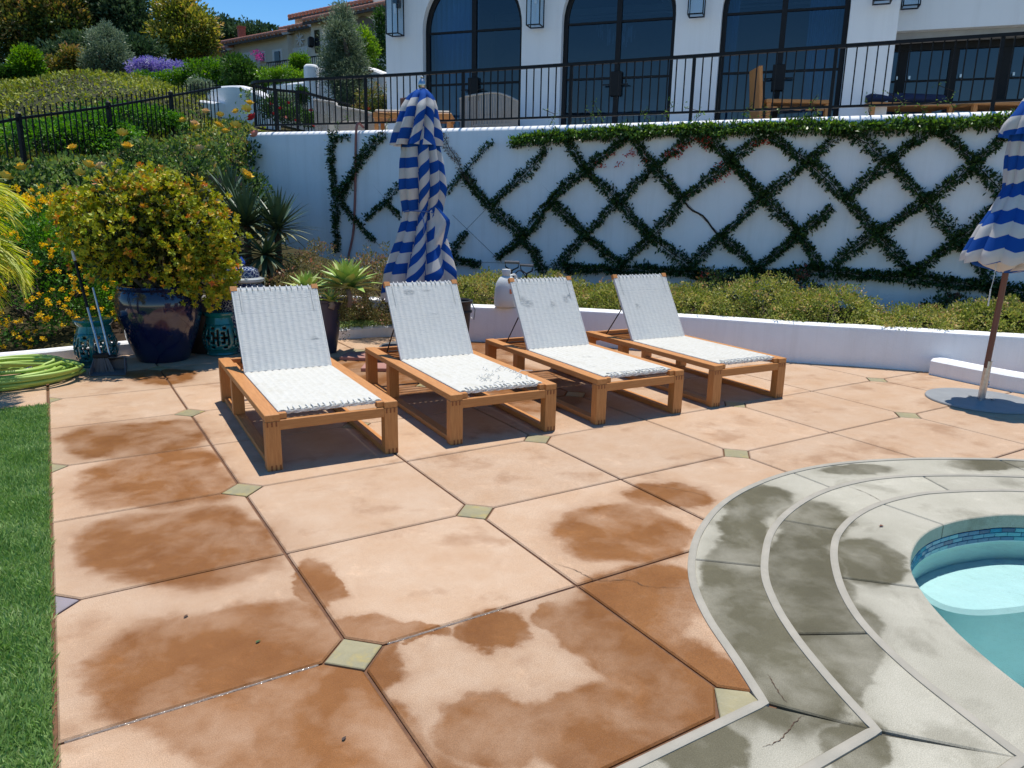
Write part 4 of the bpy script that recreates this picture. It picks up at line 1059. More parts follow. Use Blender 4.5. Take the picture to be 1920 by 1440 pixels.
for (fx, fy, rz, seed, lab, dm, lo) in (
        (.195, 2.035, R(-2.6), 1, 'wood and white wicker sun lounger nearest the turf, leftmost of the four', 0, False),
        (1.392, 1.965, R(-3.2), 2, 'sun lounger with broken wicker strands on its seat, second from the left', 2, True),
        (2.567, 1.885, R(-3.2), 3, 'sun lounger with patchy worn backrest wicker, third from the left', 4, False),
        (3.735, 1.835, R(-3.0), 4, 'sun lounger closest to the long planter wall, rightmost of the four', 0, False)):
    lounger(lplace(fx, fy, rz), rz, seed, lab, dm, lo)

# ================================================================= umbrellas
def stripe_mat(name, c1, c2, period):
    mt, n, b = newmat(name)
    a = N(n, 'ShaderNodeAttribute', attribute_name='st')
    dv = N(n, 'ShaderNodeMath', operation='DIVIDE', n_1=period); L(n, a.outputs['Fac'], dv.inputs[0])
    fr = N(n, 'ShaderNodeMath', operation='FRACT'); L(n, dv.outputs[0], fr.inputs[0])
    gt = N(n, 'ShaderNodeMath', operation='GREATER_THAN', n_1=.5); L(n, fr.outputs[0], gt.inputs[0])
    mx = N(n, 'ShaderNodeMix', data_type='RGBA'); mx.inputs['A'].default_value = rgba(c1); mx.inputs['B'].default_value = rgba(c2); L(n, gt.outputs[0], mx.inputs['Factor'])
    tc = N(n, 'ShaderNodeTexCoord'); no = N(n, 'ShaderNodeTexNoise', i_Scale=7.0, i_Detail=5.0); L(n, tc.outputs['Object'], no.inputs['Vector'])
    mr = N(n, 'ShaderNodeMapRange', n_3=.84, n_4=1.1); L(n, no.outputs[0], mr.inputs[0])
    sc = N(n, 'ShaderNodeVectorMath', operation='SCALE'); L(n, mx.outputs['Result'], sc.inputs[0]); L(n, mr.outputs[0], sc.inputs['Scale'])
    L(n, sc.outputs[0], b.inputs['Base Color']); b.inputs['Roughness'].default_value = .85; b.inputs['Specular IOR Level'].default_value = .15
    wv = N(n, 'ShaderNodeTexNoise', i_Scale=500.0); L(n, tc.outputs['Object'], wv.inputs['Vector'])
    bp = N(n, 'ShaderNodeBump', i_Strength=.2, i_Distance=.002); L(n, wv.outputs[0], bp.inputs['Height']); L(n, bp.outputs[0], b.inputs['Normal'])
    tl_ = N(n, 'ShaderNodeBsdfTranslucent'); L(n, sc.outputs[0], tl_.inputs[0]); ms = N(n, 'ShaderNodeMixShader', n_0=.22)
    L(n, b.outputs[0], ms.inputs[1]); L(n, tl_.outputs[0], ms.inputs[2]); L(n, ms.outputs[0], n.nodes['Material Output'].inputs[0])
    return mt
M['stripe'] = stripe_mat('blue_white_awning_stripe', (.64, .615, .585), (.010, .080, .36), .215)
M['bronze_pole'] = pm('brown_pole', (.20, .075, .045), (.15, .055, .035), scale=6, rough=.4, stretch=(20, 20, 1))
def drape(name, rows, nf, amp, parent, seed, slopes=None, twist=.0, chev=.10, nth=208, nz=80, thick=True, st_off=0.0, hem=.0):
    """a folded cloth hanging round a pole: rows are (z, radius, cx, cy)"""
    rg = np.random.default_rng(seed)
    rows = sorted(rows, key=lambda q: -q[0])
    zs = np.linspace(rows[0][0], rows[-1][0], nz)
    zk = [q[0] for q in rows][::-1]
    def ip(k, z): return np.interp(z, zk, [q[k] for q in rows][::-1])
    fa = rg.uniform(.5, 1.4, nf); fp = rg.uniform(-.25, .25, nf); fc = rg.uniform(-1, 1, nf); fo_ = rg.uniform(-1, 1, nf) * chev * .5
    if slopes: fc = np.array(slopes)
    V = np.zeros((nz, nth, 3)); S = np.zeros((nz, nth))
    L_ = 0
    for i, z in enumerate(zs):
        r_, cx, cy = ip(1, z), ip(2, z), ip(3, z)
        u = (zs[0] - z) / (zs[0] - zs[-1])
        for j in range(nth):
            th = 2 * PI * j / nth
            ph = nf * th / (2 * PI) + twist * u + .25 * math.sin(3 * u + th)
            k = int(math.floor(ph)) % nf; f = ph - math.floor(ph)
            k2 = (k + 1) % nf
            aa = fa[k] * (1 - f) + fa[k2] * f
            sh = 1 - abs(2 * f - 1)                   # creases between folds, rounded pleats
            bulge = 1 + amp * aa * (math.sin(sh * PI / 2) ** .8 - .55) * min(1, u * 5 + .15)
            bulge += .05 * math.sin(7 * u + th * 2 + seed)
            V[i, j] = (cx + r_ * bulge * math.cos(th), cy + r_ * bulge * math.sin(th), z - (.03 * sh * u if hem else 0))
            S[i, j] = -z + fo_[k] * min(1, u * 3) + chev * fc[k] * (f - .5) * 2 * min(1, u * 2) + .010 * math.sin(th * 3 + u * 4) + st_off
    me = bpy.data.meshes.new(name)
    vs = V.reshape(-1, 3); fs = []
    for i in range(nz - 1):
        for j in range(nth):
            q = (j + 1) % nth
            fs.append((i * nth + j, (i + 1) * nth + j, (i + 1) * nth + q, i * nth + q))
    me.from_pydata([tuple(p) for p in vs], [], fs); me.update()
    a_ = me.attributes.new('st', 'FLOAT', 'POINT'); a_.data.foreach_set('value', S.reshape(-1).astype(np.float32))
    return obj(name, me, M['stripe'], parent, smooth='all')
# left umbrella, loosely tied
up = at(784, 530, 8.0); UX, UY = float(up[0]), float(up[1])
um = thing('closed_umbrella', 'blue and white striped umbrella tied loosely behind the second lounger', 'umbrella', (UX, UY, 0))
rt = np.array([.8518, -.5236]); bk_ = np.array([.5236, .8518])
def off(px, d=0.0):   # sideways offset in the umbrella's own frame
    v = rt * ((px - 784) / 173.0) + bk_ * d; return float(v[0]), float(v[1])
drape('canopy', [(2.494, 0.112) + off(790), (2.210, 0.172) + off(791), (2.033, 0.202) + off(792), (1.768, 0.215) + off(794), (1.520, 0.176) + off(793), (1.420, 0.189) + off(792), (1.200, 0.249) + off(790), (.92, .345) + off(787), (.62, .38) + off(784)], 8, .46, um, 5, slopes=[0, .3, -.2, .05, -.08, 1.5, 1.2, -1.4], twist=.15, chev=.085, hem=.03)
drape('vent_flap', [(2.741, 0.043) + off(795), (2.688, 0.103) + off(793), (2.564, 0.163) + off(789), (2.343, 0.206) + off(787), (2.184, 0.228) + off(783)], 8, .36, um, 9, slopes=[0, 0, 0, -.1, .1, 1.3, -1.5, -1.2], twist=.05, chev=.06, nz=34, st_off=.05)
tie = []
for k in range(41):
    th = 2 * PI * k / 40; o_ = off(793); tie.append((o_[0] + .198 * math.cos(th), o_[1] + .198 * math.sin(th), 1.515 + .012 * math.sin(2 * th)))
MB().tube(tie, .007, 6).tube([(off(793)[0] + rt[0] * .02 - bk_[0] * .235, off(793)[1] + rt[1] * .02 - bk_[1] * .235, 1.51), (off(793)[0] + rt[0] * .05 - bk_[0] * .25, off(793)[1] + rt[1] * .05 - bk_[1] * .25, 1.40), (off(793)[0] + rt[0] * .045 - bk_[0] * .26, off(793)[1] + rt[1] * .045 - bk_[1] * .26, 1.30)], .006, 5).build('tie_cord', M['stripe'] if False else pm('blue_cord', (.08, .16, .42), rough=.8), um, smooth='all')
# loose corner of cloth bulging out on the right, its pale underside showing
gv, gf, gs = [], [], []
for i in range(17):
    for j in range(9):
        u, v = i / 16, j / 8
        wdt = .24 * min(1, u * 3.2 + .12) * (1 - u) ** .55 + .01
        x = .12 + wdt * v; z = 1.55 - .62 * u + .05 * v; d_ = -.20 + .10 * v * v + .05 * math.sin(u * 5 + v * 4)
        p = rt * x + bk_ * d_ + np.array(off(790)); gv.append((p[0], p[1], z)); gs.append(.05 if j >= 7 or i == 0 else .17)
for i in range(16):
    for j in range(8): gf.append((i * 9 + j, i * 9 + j + 1, (i + 1) * 9 + j + 1, (i + 1) * 9 + j))
me = bpy.data.meshes.new('loose_flap'); me.from_pydata(gv, [], gf); me.update()
a_ = me.attributes.new('st', 'FLOAT', 'POINT'); a_.data.foreach_set('value', np.array([.17 if s < .1 else .05 for s in gs], np.float32))
obj('loose_flap', me, M['stripe'], um, smooth='all')
po = off(757, .12)
MB().lathe([(.026, .03), (.026, 2.66), (.0, 2.67)], 14, (po[0], po[1], 0)).build('pole', M['bronze_pole'], um, smooth=True)
MB().lathe([(0, 0), (.30, 0), (.30, .045), (.27, .06), (.05, .065), (.05, .3), (.034, .31)], 32, (po[0], po[1], 0)).build('base', pm('umbrella_base', (.16, .16, .16), rough=.6), um, smooth=True)
fo = off(795)
MB().lathe([(.0, 2.705), (.035, 2.715), (.028, 2.745), (.040, 2.765), (.042, 2.790), (.028, 2.820), (.012, 2.840), (.016, 2.855), (0, 2.865)], 18, (fo[0], fo[1], 0)).build('finial', M['steel'], um, smooth=True)
MB().bar((po[0], po[1], 2.64), (fo[0], fo[1], 2.70), .03, .03).build('arm', M['bronze_pole'], um)

# right umbrella on its round base
um = thing('closed_umbrella', 'blue and white striped umbrella on a round grey base at the right edge', 'umbrella', (6.04, .87, 0))
LX, LY = .030, -.012      # lean per metre of height
def ln(z): return (LX * z, LY * z)
drape('canopy', [(2.55, .10) + ln(2.55), (2.3, .15) + ln(2.3), (2.05, .16) + ln(2.05), (1.82, .145) + ln(1.82), (1.72, .18) + ln(1.72), (1.5, .275) + ln(1.5), (1.28, .335) + ln(1.28), (1.22, .33) + ln(1.22)], 11, .15, um, 21, twist=.05, chev=.018, hem=.05, st_off=.03)
drape('vent_flap', [(2.62, .05) + ln(2.6), (2.5, .13) + ln(2.5), (2.32, .21) + ln(2.32), (2.22, .23) + ln(2.22)], 9, .18, um, 23, chev=.02, nz=24)
drape('underside', [(1.24, .29) + ln(1.24), (1.17, .22) + ln(1.17), (1.12, .06) + ln(1.12)], 10, .3, um, 25, chev=.12, nz=14, st_off=.0)
MB().tube([(0, 0, .30), (LX * 2.6, LY * 2.6, 2.6)], .024, 14).build('pole', M['bronze_pole'], um, smooth=True)
MB().tube([(0, 0, .012), (LX * .36, LY * .36, .36)], .030, 16).build('sleeve', M['steel'], um, smooth=True)
MB().lathe([(0, 0), (.43, 0), (.435, .006), (.43, .016), (.10, .020), (0, .021)], 56).build('base_disc', pm('grey_base', (.27, .28, .285), (.21, .22, .225), scale=4, rough=.55, bump=.15), um, smooth=True)
kn = MB().lathe([(0, 0), (.02, .004), (.026, .018), (.02, .032), (0, .036)], 12, M=Matrix.Rotation(R(90), 3, 'Y')); kn.v = [(x + .032, y, z + .16) for x, y, z in kn.v]; kn.build('knob', M['steel'], um, smooth=True)
for a in (0, 1, 2, 3):
    MB().lathe([(.014, .018), (.014, .034), (0, .036)], 6, (.085 * math.cos(a * PI / 2 + .4), .085 * math.sin(a * PI / 2 + .4), 0)).build('bolt', M['steel'], um)
MB().tube([(.13 * math.cos(2 * PI * k / 24) + ln(1.82)[0] * 1, .13 * math.sin(2 * PI * k / 24) + ln(1.82)[1], 1.83) for k in range(25)], .010, 6).build('tie_cord', pm('navy_cord', (.02, .05, .2), rough=.8), um)
MB().tube([(-.26, -.06, 1.30), (-.275, -.07, 1.10), (-.29, -.065, .98)], .003, 4).tube([(-.29, -.065, 1.0), (-.285, -.064, .86)], .006, 5).build('crank_cord', M['cord'], um)

# ================================================================= pots, stools, jar
def glaze(name, c1, c2, rough=.12, scale=5, drip=None):
    mt = pm(name, c1, c2, scale=scale, rough=rough, spec=.6, bump=.04, bscale=25, dirt=drip, dscale=3)
    mt.node_tree.nodes['Principled BSDF'].inputs['Coat Weight'].default_value = .5
    return mt
M['cobalt'] = glaze('cobalt_glaze', (.004, .007, .036), (.007, .012, .06), drip=(.02, .018, .03))
M['turquoise'] = glaze('turquoise_glaze', (.004, .115, .125), (.006, .16, .165), drip=(.02, .07, .06))
pot = thing('glazed_pot', 'large glossy cobalt blue pot holding the jade plant', 'pot', (.10, 5.90, 0))
MB().lathe([(.0, .0), (.235, .0), (.247, .015), (.28, .10), (.335, .25), (.385, .42), (.408, .55), (.40, .66), (.37, .72), (.385, .745), (.375, .765), (.335, .765), (.325, .74), (.33, .66), (.0, .66)], 48).build('pot_body', M['cobalt'], pot, smooth=True)
MB().lathe([(0, .668), (.328, .668)], 32).build('potting_soil', M['soil'], pot)
PAT = ["##################", "##..####..####..##", "#.####.####.####.#", "#.#..#.#..#.#..#.#", "#.#.##.##.#.##.#.#", "#...#...#...#....#", "#.#.##.##.#.##.#.#", "#.#..#.#..#.#..#.#", "#.####.####.####.#", "##..####..####..##", "##################"]
def stool(loc, label, rz):
    t_ = thing('garden_stool', label, 'garden stool', loc, rz, group='turquoise garden stools')
    def rad(z): return .150 + .045 * math.sin(PI * min(1, max(0, z / .36))) 
    mb = MB(); na = 18 * 3; nzr = len(PAT); z0, z1 = .055, .335
    fine = 1
    # panels: three fretwork fields round the drum
    V = []; F = []
    for i in range(nzr + 1):
        z = z0 + (z1 - z0) * i / nzr
        for j in range(na): a = 2 * PI * j / na; V.append((rad(z) * math.cos(a), rad(z) * math.sin(a), z))
    for i in range(nzr):
        for j in range(na):
            if PAT[nzr - 1 - i][j % 18] == '#':
                q = (j + 1) % na; F.append((i * na + j, i * na + q, (i + 1) * na + q, (i + 1) * na + j))
    mb.add(V, F)
    o = mb.build('fretwork', M['turquoise'], t_, smooth='all')
    sm_ = o.modifiers.new('thick', 'SOLIDIFY'); sm_.thickness = .016; sm_.offset = -1
    MB().lathe([(.135, 0), (.158, .0), (.165, .012), (.158, .028), (rad(.055) + .001, .056), (rad(.055) - .016, .056), (.14, .03)], 40).build('foot_ring', M['turquoise'], t_, smooth=True)
    MB().lathe([(rad(.335) - .014, .334), (rad(.335) + .001, .334), (.150, .375), (.146, .40), (.172, .425), (.180, .445), (.172, .458), (.10, .464), (.0, .466)], 40).build('seat_top', M['turquoise'], t_, smooth=True)
    return t_
stool((-.50, 5.86, 0), 'turquoise fretwork garden stool behind the dustpan, left of the blue pot', .3)
stool((.68, 5.95, 0), 'turquoise fretwork garden stool right of the blue pot, behind the first lounger', .9)
mt, n, b = newmat('blue_white_porcelain')
tc = N(n, 'ShaderNodeTexCoord'); vo2 = N(n, 'ShaderNodeTexVoronoi', i_Scale=26.0, feature='DISTANCE_TO_EDGE'); nn2 = N(n, 'ShaderNodeTexNoise', i_Scale=30.0, i_Detail=4.0)
L(n, tc.outputs['Object'], nn2.inputs['Vector']); ad = N(n, 'ShaderNodeVectorMath', operation='ADD'); sc_ = N(n, 'ShaderNodeVectorMath', operation='SCALE', i_Scale=.05)
L(n, nn2.outputs['Color'], sc_.inputs[0]); L(n, tc.outputs['Object'], ad.inputs[0]); L(n, sc_.outputs[0], ad.inputs[1]); L(n, ad.outputs[0], vo2.inputs['Vector'])
mr = N(n, 'ShaderNodeMapRange', n_1=.03, n_2=.07); L(n, vo2.outputs['Distance'], mr.inputs[0])
mx = N(n, 'ShaderNodeMix', data_type='RGBA'); mx.inputs['A'].default_value = (.50, .54, .56, 1); mx.inputs['B'].default_value = (.02, .03, .10, 1); L(n, mr.outputs[0], mx.inputs['Factor']); L(n, mx.outputs['Result'], b.inputs['Base Color']); b.inputs['Roughness'].default_value = .15
M['porcelain'] = mt
M['porcelain_plain'] = glaze('grey_white_glaze', (.50, .53, .52), (.42, .45, .45))
jp = gnd(462, 690, 0); jp = at(460, 600, 8.05)
jar = thing('ginger_jar', 'tall blue and white porcelain lidded jar behind the first lounger', 'jar', (float(jp[0]), float(jp[1]), 0))
MB().lathe([(0, 0), (.17, 0), (.185, .02), (.20, .12), (.25, .35), (.285, .52), (.28, .62), (.23, .70), (.185, .735), (.18, .76)], 40).build('jar_body', M['porcelain'], jar, smooth=True)
MB().lathe([(.20, .745), (.225, .76), (.225, .785), (.19, .80), (.17, .80)], 40).build('jar_rim', M['porcelain_plain'], jar, smooth=True)
lid = MB().lathe([(.175, .79), (.175, .83), (.16, .88), (.11, .905), (.03, .915), (.0, .916)], 40).build('lid', M['porcelain'], jar, smooth=True)
MB().lathe([(.02, .912), (.035, .935), (.04, .955), (.025, .985), (.008, 1.01), (0, 1.02)], 18).build('knob', glaze('knob_blue', (.015, .05, .28), (.02, .07, .35)), lid, smooth=True)
MB().lathe([(0, 0), (.21, 0), (.23, .05), (.25, .3), (.24, .55), (.22, .58), (.19, .56), (.0, .5)], 32, (-.36, .16, 0)).build('pedestal_pot', pm('dark_clay', (.03, .02, .016), rough=.5), None, smooth=True, label='dark clay pot between the jade plant pot and the porcelain jar', cat='pot')
bpy.data.objects['pedestal_pot'].location = (float(jp[0]), float(jp[1]), 0)

# ================================================================= hose, dustpan, cans
M['lime_hose'] = pm('lime_hose', (.36, .50, .10), (.30, .43, .08), scale=10, rough=.42, spec=.45)
pts = []; rg = np.random.default_rng(3)
for k in range(13 * 26):
    th = 2 * PI * k / 26; lap = k // 26; q = k / 26
    rr = .40 + .09 * math.sin(q * 2.1) + .03 * math.sin(th * 2 + lap * 1.7)
    pts.append((-1.20 + .05 * math.sin(lap * 2.3) + rr * 1.05 * math.cos(th), 5.42 + .05 * math.cos(lap * 1.9) + rr * .95 * math.sin(th), .018 + .0125 * (lap % 6) + .012 * abs(math.sin(th * 1.5 + lap)) + .006 * lap))
MB().tube(pts, .0155, 8).build('garden_hose', M['lime_hose'], smooth='all', label='coiled lime green garden hose lying on the paving', cat='hose')
cpl = gnd(48, 704, .09)
hc = thing('hose_coupling', 'small metal hose coupling resting on the green hose coil', 'coupling', (float(cpl[0]), float(cpl[1]), .125), .6)
MB().tube([(-.05, 0, 0), (.05, 0, .01)], .022, 12).build('barrel', M['steel'], hc, smooth=True); MB().tube([(.03, 0, .008), (.06, 0, .012)], .027, 10).build('collar', M['black'], hc, smooth=True)

dp0 = gnd(207, 700, 0)
dp = thing('dustpan', 'grey upright lobby dustpan with a long handle by the blue pot', 'dustpan', (float(dp0[0]), float(dp0[1]), 0), R(-15))
M['grey_plastic'] = pm('grey_plastic', (.14, .14, .145), (.11, .11, .115), rough=.45)
mb = MB(); w0, w1 = .15, .13
mb.add([(-w0, -.12, .004), (w0, -.12, .004), (w1, .10, .02), (-w1, .10, .02), (-w0, -.10, .05), (w0, -.10, .05), (w1, .10, .12), (-w1, .10, .12), (-w1, .02, .15), (w1, .02, .15)],
       [(3, 2, 1, 0), (0, 4, 8, 7, 3), (1, 2, 6, 9, 5), (3, 7, 6, 2), (7, 8, 9, 6)])
o = mb.build('pan', M['grey_plastic'], dp); so = o.modifiers.new('thick', 'SOLIDIFY'); so.thickness = .006
MB().tube([(0, .06, .13), (-.05, .12, .45), (-.11, .20, .78)], .011, 10).build('handle', M['steel'], dp, smooth=True)
MB().box((0, .06, .14), (.09, .05, .05), ch=.01).build('hinge', M['black'], dp)
br = thing('broom', 'long-handled broom with dark shaft leaning beside the dustpan', 'broom', (float(dp0[0]) - .06, float(dp0[1]) + .05, 0), R(-15))
MB().tube([(0, 0, .17), (-.10, .14, .62)], .012, 10).build('lower_shaft', M['steel'], br, smooth=True)
MB().tube([(-.095, .133, .60), (-.185, .265, 1.02)], .013, 10).build('upper_shaft', M['black'], br, smooth=True)
MB().tube([(-.185, .265, 1.02), (-.205, .295, 1.11)], .014, 10).build('grip', pm('white_grip', (.6, .6, .6), rough=.5), br, smooth=True)
mb = MB()
for k in range(110):
    x, y = rg.uniform(-.09, .09), rg.uniform(-.02, .02); mb.tube([(x * .6, y, .15), (x * 1.25, y * 1.8 - .02, .004)], .0022, 3, caps=False)
mb.build('bristles', M['grey_plastic'], br); MB().box((0, 0, .165), (.13, .05, .05), ch=.012).build('broom_head', M['black'], br)

M['hdpe'] = pm('milky_plastic', (.66, .68, .66), (.58, .60, .57), scale=3, rough=.4, spec=.4)
jg = at(945, 575, 8.72)
jg = gnd(948, 577, .43)
sp = thing('sprayer_jug', 'milky white sprayer jug standing on the planter wall behind the third lounger', 'jug', (float(jg[0]) + .05, float(jg[1]) + .08, .432))
MB().lathe([(0, 0), (.125, 0), (.138, .015), (.14, .10), (.135, .20), (.12, .28), (.085, .34), (.045, .365), (.045, .385)], 32, sx=1.05, sy=.8).build('jug_body', M['hdpe'], sp, smooth=True)
MB().lathe([(.052, .38), (.056, .42), (.05, .44), (.0, .445)], 18).build('cap', M['hdpe'], sp, smooth=True)
MB().box((.02, -.112, .19), (.07, .004, .055), rz=0).build('sticker', pm('orange_sticker', (.62, .20, .10), rough=.6), sp)
MB().tube(smooth_path([(.05, 0, .36), (.12, 0, .37), (.15, 0, .30), (.14, 0, .20)], 4), .014, 8).build('grip', M['hdpe'], sp, smooth=True)
for k, (px, py, lb) in enumerate(((957, 492, 'black D-handled garden tool leaning at the wall, left of the pair'), (985, 498, 'black D-handled garden tool leaning at the wall, right of the pair'))):
    q = at(px, py, 9.3)
    t_ = thing('garden_tool', lb, 'garden tool', (float(q[0]), float(q[1]), .32), HRZ + .15 - .3 * k, group='garden tools behind the sprayer jug')
    zt = float(q[2]) - .32
    MB().tube([(0, 0, 0), (.02, 0, zt - .10)], .010, 8).build('shaft', M['black'], t_, smooth=True)
    MB().tube([(.02, 0, zt - .10), (-.06, 0, zt - .06), (-.07, 0, zt), (.11, 0, zt), (.10, 0, zt - .06), (.02, 0, zt - .10)], .009, 8).build('d_grip', M['black'], t_, smooth=True)
    MB().tube([(-.075, 0, zt + .004), (.115, 0, zt + .004)], .015, 8).build('crossbar', M['grey_plastic'], t_, smooth=True)
q0, q1 = at(962, 520, 9.25), at(986, 520, 9.25)
MB().tube([tuple(q0 + (q1 - q0) * t_ + np.array([0, 0, .085 * math.sin(PI * t_)])) for t_ in np.linspace(0, 1.0, 14)], .007, 6).build('tool_hose', M['black'], smooth='all', label='thin black hose looping between the two garden tools', cat='hose')
def jug(px, py, rz, cols, label, name):
    q = gnd(px, py, 0)
    t_ = thing('chemical_jug', label, 'jug', (float(q[0]), float(q[1]), 0), rz, group='jugs at the foot of the planter wall')
    mb = MB().box((0, 0, .115), (.175, .12, .23), ch=.018)
    mb.lathe([(.075, .225), (.05, .262), (.028, .272), (.028, .285)], 16, (-.045, 0, 0), sx=1, sy=.75)
    mb.build('jug_body', cols[0], t_, smooth=True)
    MB().tube(smooth_path([(-.02, 0, .27), (.03, 0, .285), (.075, 0, .26), (.078, 0, .22)], 5), .014, 8).build('jug_handle', cols[0], t_, smooth=True)
    MB().lathe([(.03, .28), (.032, .305), (0, .308)], 14, (-.045, 0, 0)).build('cap', cols[1], t_, smooth=True)
    MB().box((0, -.0605, .105), (.13, .003, .13)).build('label_panel', cols[2], t_)
    MB().box((0, -.0625, .065), (.11, .002, .035)).build('label_band', cols[3], t_)
gp = pm('jug_grey', (.10, .095, .085), (.085, .08, .07), rough=.4)
jug(889, 637, R(-35), (gp, M['grey_plastic'], pm('label_green', (.03, .06, .04), (.10, .06, .03), scale=20, rough=.5), pm('label_orange', (.35, .09, .03), rough=.5)), 'dark grey plastic jug with a green and orange label by the planter wall', 'a')
jug(911, 633, R(-38), (M['hdpe'], M['hdpe'], pm('label_dark', (.05, .06, .05), (.16, .08, .05), scale=20, rough=.5), pm('label_red', (.25, .07, .05), rough=.5)), 'white plastic jug beside the dark grey jug at the planter wall', 'b')
bq = at(852, 600, 7.75)
bu = thing('black_bucket', 'black plastic bucket partly hidden behind the second lounger backrest', 'bucket', (float(bq[0]), float(bq[1]), 0))
bp_ = pm('black_plastic', (.018, .018, .02), (.03, .03, .032), rough=.4)
MB().lathe([(0, 0), (.13, 0), (.135, .01), (.175, .60), (.19, .605), (.195, .63), (.18, .635), (.165, .62), (.125, .02), (0, .02)], 32).build('bucket_body', bp_, bu, smooth=True)
MB().lathe([(.178, .50), (.186, .505), (.186, .52), (.180, .525)], 32).build('band', bp_, bu, smooth=True)
MB().tube([(.19, -.02, .60), (.22, -.05, .52), (.20, -.06, .42), (.18, -.03, .44)], .006, 6).build('bail_handle', M['steel'], bu, smooth=True)
for k, (px, py, sx, sy, rz, z) in enumerate(((690, 672, .52, .30, R(-38), 0), (715, 692, .36, .26, R(-30), 0))):
    q = gnd(px, py, 0)
    MB().box((0, 0, .019), (sx, sy, .036), ch=.004).build('loose_paver', pm('pink_paver_%s' % ('large' if k == 0 else 'small'), (.40, .20, .16), (.33, .165, .13), scale=5, rough=.85), None, loc=(float(q[0]), float(q[1]), z), rot=(0, 0, rz), label=('larger pink paver lying loose behind the second lounger' if k == 0 else 'smaller pink paver under the rear of the second lounger'), cat='paver')
# ================================================================= plants near the patio
def blade(mb, base, az, el, ln_, wd, droop, k=7, chan=.25, tip=1.0):
    base = np.array(base, float); V = []; h = np.array([math.cos(az), math.sin(az), 0]); sd_ = np.array([-math.sin(az), math.cos(az), 0]); p = base.copy(); e = el
    for i in range(k + 1):
        u = i / k
        w_ = wd * (math.sin(PI * min(1, (u * .82 + .18))) ** .75) * (1 - u ** 6) + .001
        up = -h * math.sin(e) + np.array([0, 0, 1]) * math.cos(e)
        V += [tuple(p + sd_ * w_ * .5 + up * w_ * chan), tuple(p), tuple(p - sd_ * w_ * .5 + up * w_ * chan)]
        p = p + (h * math.cos(e) + np.array([0, 0, 1]) * math.sin(e)) * ln_ / k
        e -= droop / k
    F = []
    for i in range(k): a = 3 * i; F += [(a, a + 3, a + 4, a + 1), (a + 1, a + 4, a + 5, a + 2)]
    mb.add(V, F)
def stemtree(mb, base, tips, r0, rg, joint=.45):
    base = np.array(base, float)
    for tp_ in tips:
        tp_ = np.array(tp_, float); mid = base + (tp_ - base) * joint + rg.normal(size=3) * .06 * np.linalg.norm(tp_ - base)
        mb.tube([tuple(base), tuple((base + mid) / 2 + rg.normal(size=3) * .01), tuple(mid), tuple(tp_)], [r0, r0 * .75, r0 * .55, r0 * .2], 6)
M['bark_grey'] = pm('pale_succulent_bark', (.30, .25, .20), (.20, .16, .13), scale=12, rough=.8, bump=.5, bscale=30)
M['bark'] = pm('bark', (.09, .065, .045), (.055, .04, .03), scale=10, rough=.9, bump=.6, bscale=25)
rg = np.random.default_rng(11)
# ---- jade plant
jade = thing('jade_plant', 'round jade plant with yellow-green and orange-tipped leaves in the blue pot', 'plant', (.10, 5.90, .67))
M['jade'] = leafmat('jade_leaf', [(.14, .18, .015), (.26, .29, .02), (.38, .36, .025), (.48, .24, .03), (.46, .12, .03)], rough=.5, trans=.16, spec=.3, gain=1.3)
def shell_pts(c, rad, n, zmin=-1, jitter=.12, inner=.0):
    d = ball(n); d = d[d[:, 2] > zmin]
    lump = 1 + jitter * np.sin(d[:, 0] * 6 + 1.3) * np.cos(d[:, 1] * 5 + d[:, 2] * 4) + .06 * RNG.normal(size=len(d)) - inner * RNG.random(len(d))
    return np.array(c) + d * np.array(rad) * lump[:, None], d
C1, d1 = shell_pts((.02, -.05, .58), (.76, .62, .64), 2000, -.75, .14, .32)
C2, d2 = shell_pts((-.62, .0, .80), (.22, .22, .22), 170, -.6, .2, .3)
C3, d3 = shell_pts((.42, -.25, .22), (.33, .33, .36), 420, -.9, .15, .3)
CC, dd_ = np.vstack([C1, C2, C3]), np.vstack([d1, d2, d3])
per = 8
ang = RNG.random((len(CC), per, 1)) * .8 + np.arange(per)[None, :, None] * 2 * PI / per
ax = unit(dd_ + np.array([0, 0, .5]) + .25 * RNG.normal(size=dd_.shape)); s1_ = unit(np.cross(ax, RNG.normal(size=ax.shape))); s2_ = np.cross(ax, s1_)
Dv = s1_[:, None, :] * np.cos(ang) + s2_[:, None, :] * np.sin(ang) + ax[:, None, :] * (.35 + .7 * (np.arange(per) % 2)[None, :, None])
Pv = CC[:, None, :] - ax[:, None, :] * (.012 * (1 - np.arange(per) % 2))[None, :, None]
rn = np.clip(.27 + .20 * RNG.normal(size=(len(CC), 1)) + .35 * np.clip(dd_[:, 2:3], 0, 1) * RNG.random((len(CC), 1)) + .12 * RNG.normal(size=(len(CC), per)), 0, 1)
Pi, Di, ci = crown((.02, -.05, .58), (.62, .52, .52), 220, 30, .13, shell=.2)
M['jade_shade'] = leafmat('jade_inner_shade', [(.02, .035, .006), (.045, .06, .01), (.08, .09, .015)], rough=.6, trans=.1, gain=1.0)  # inner leaves coloured dark: shade in the gaps between rosettes is painted in
leaves('inner_leaves', Pi, Di, .05 + .02 * RNG.random(len(Pi)), M['jade_shade'], jade, wr=.6)
leaves('rosettes', Pv.reshape(-1, 3), Dv.reshape(-1, 3), .036 + .018 * RNG.random(len(CC) * per), M['jade'], jade, wr=.62, fold=.18, rnd=rn.reshape(-1))
mb = MB()
tips = [tuple(CC[i] * .93) for i in RNG.integers(0, len(C1), 46)] + [(-.55, 0, .72), (-.66, .05, .8), (-.6, -.08, .88)]
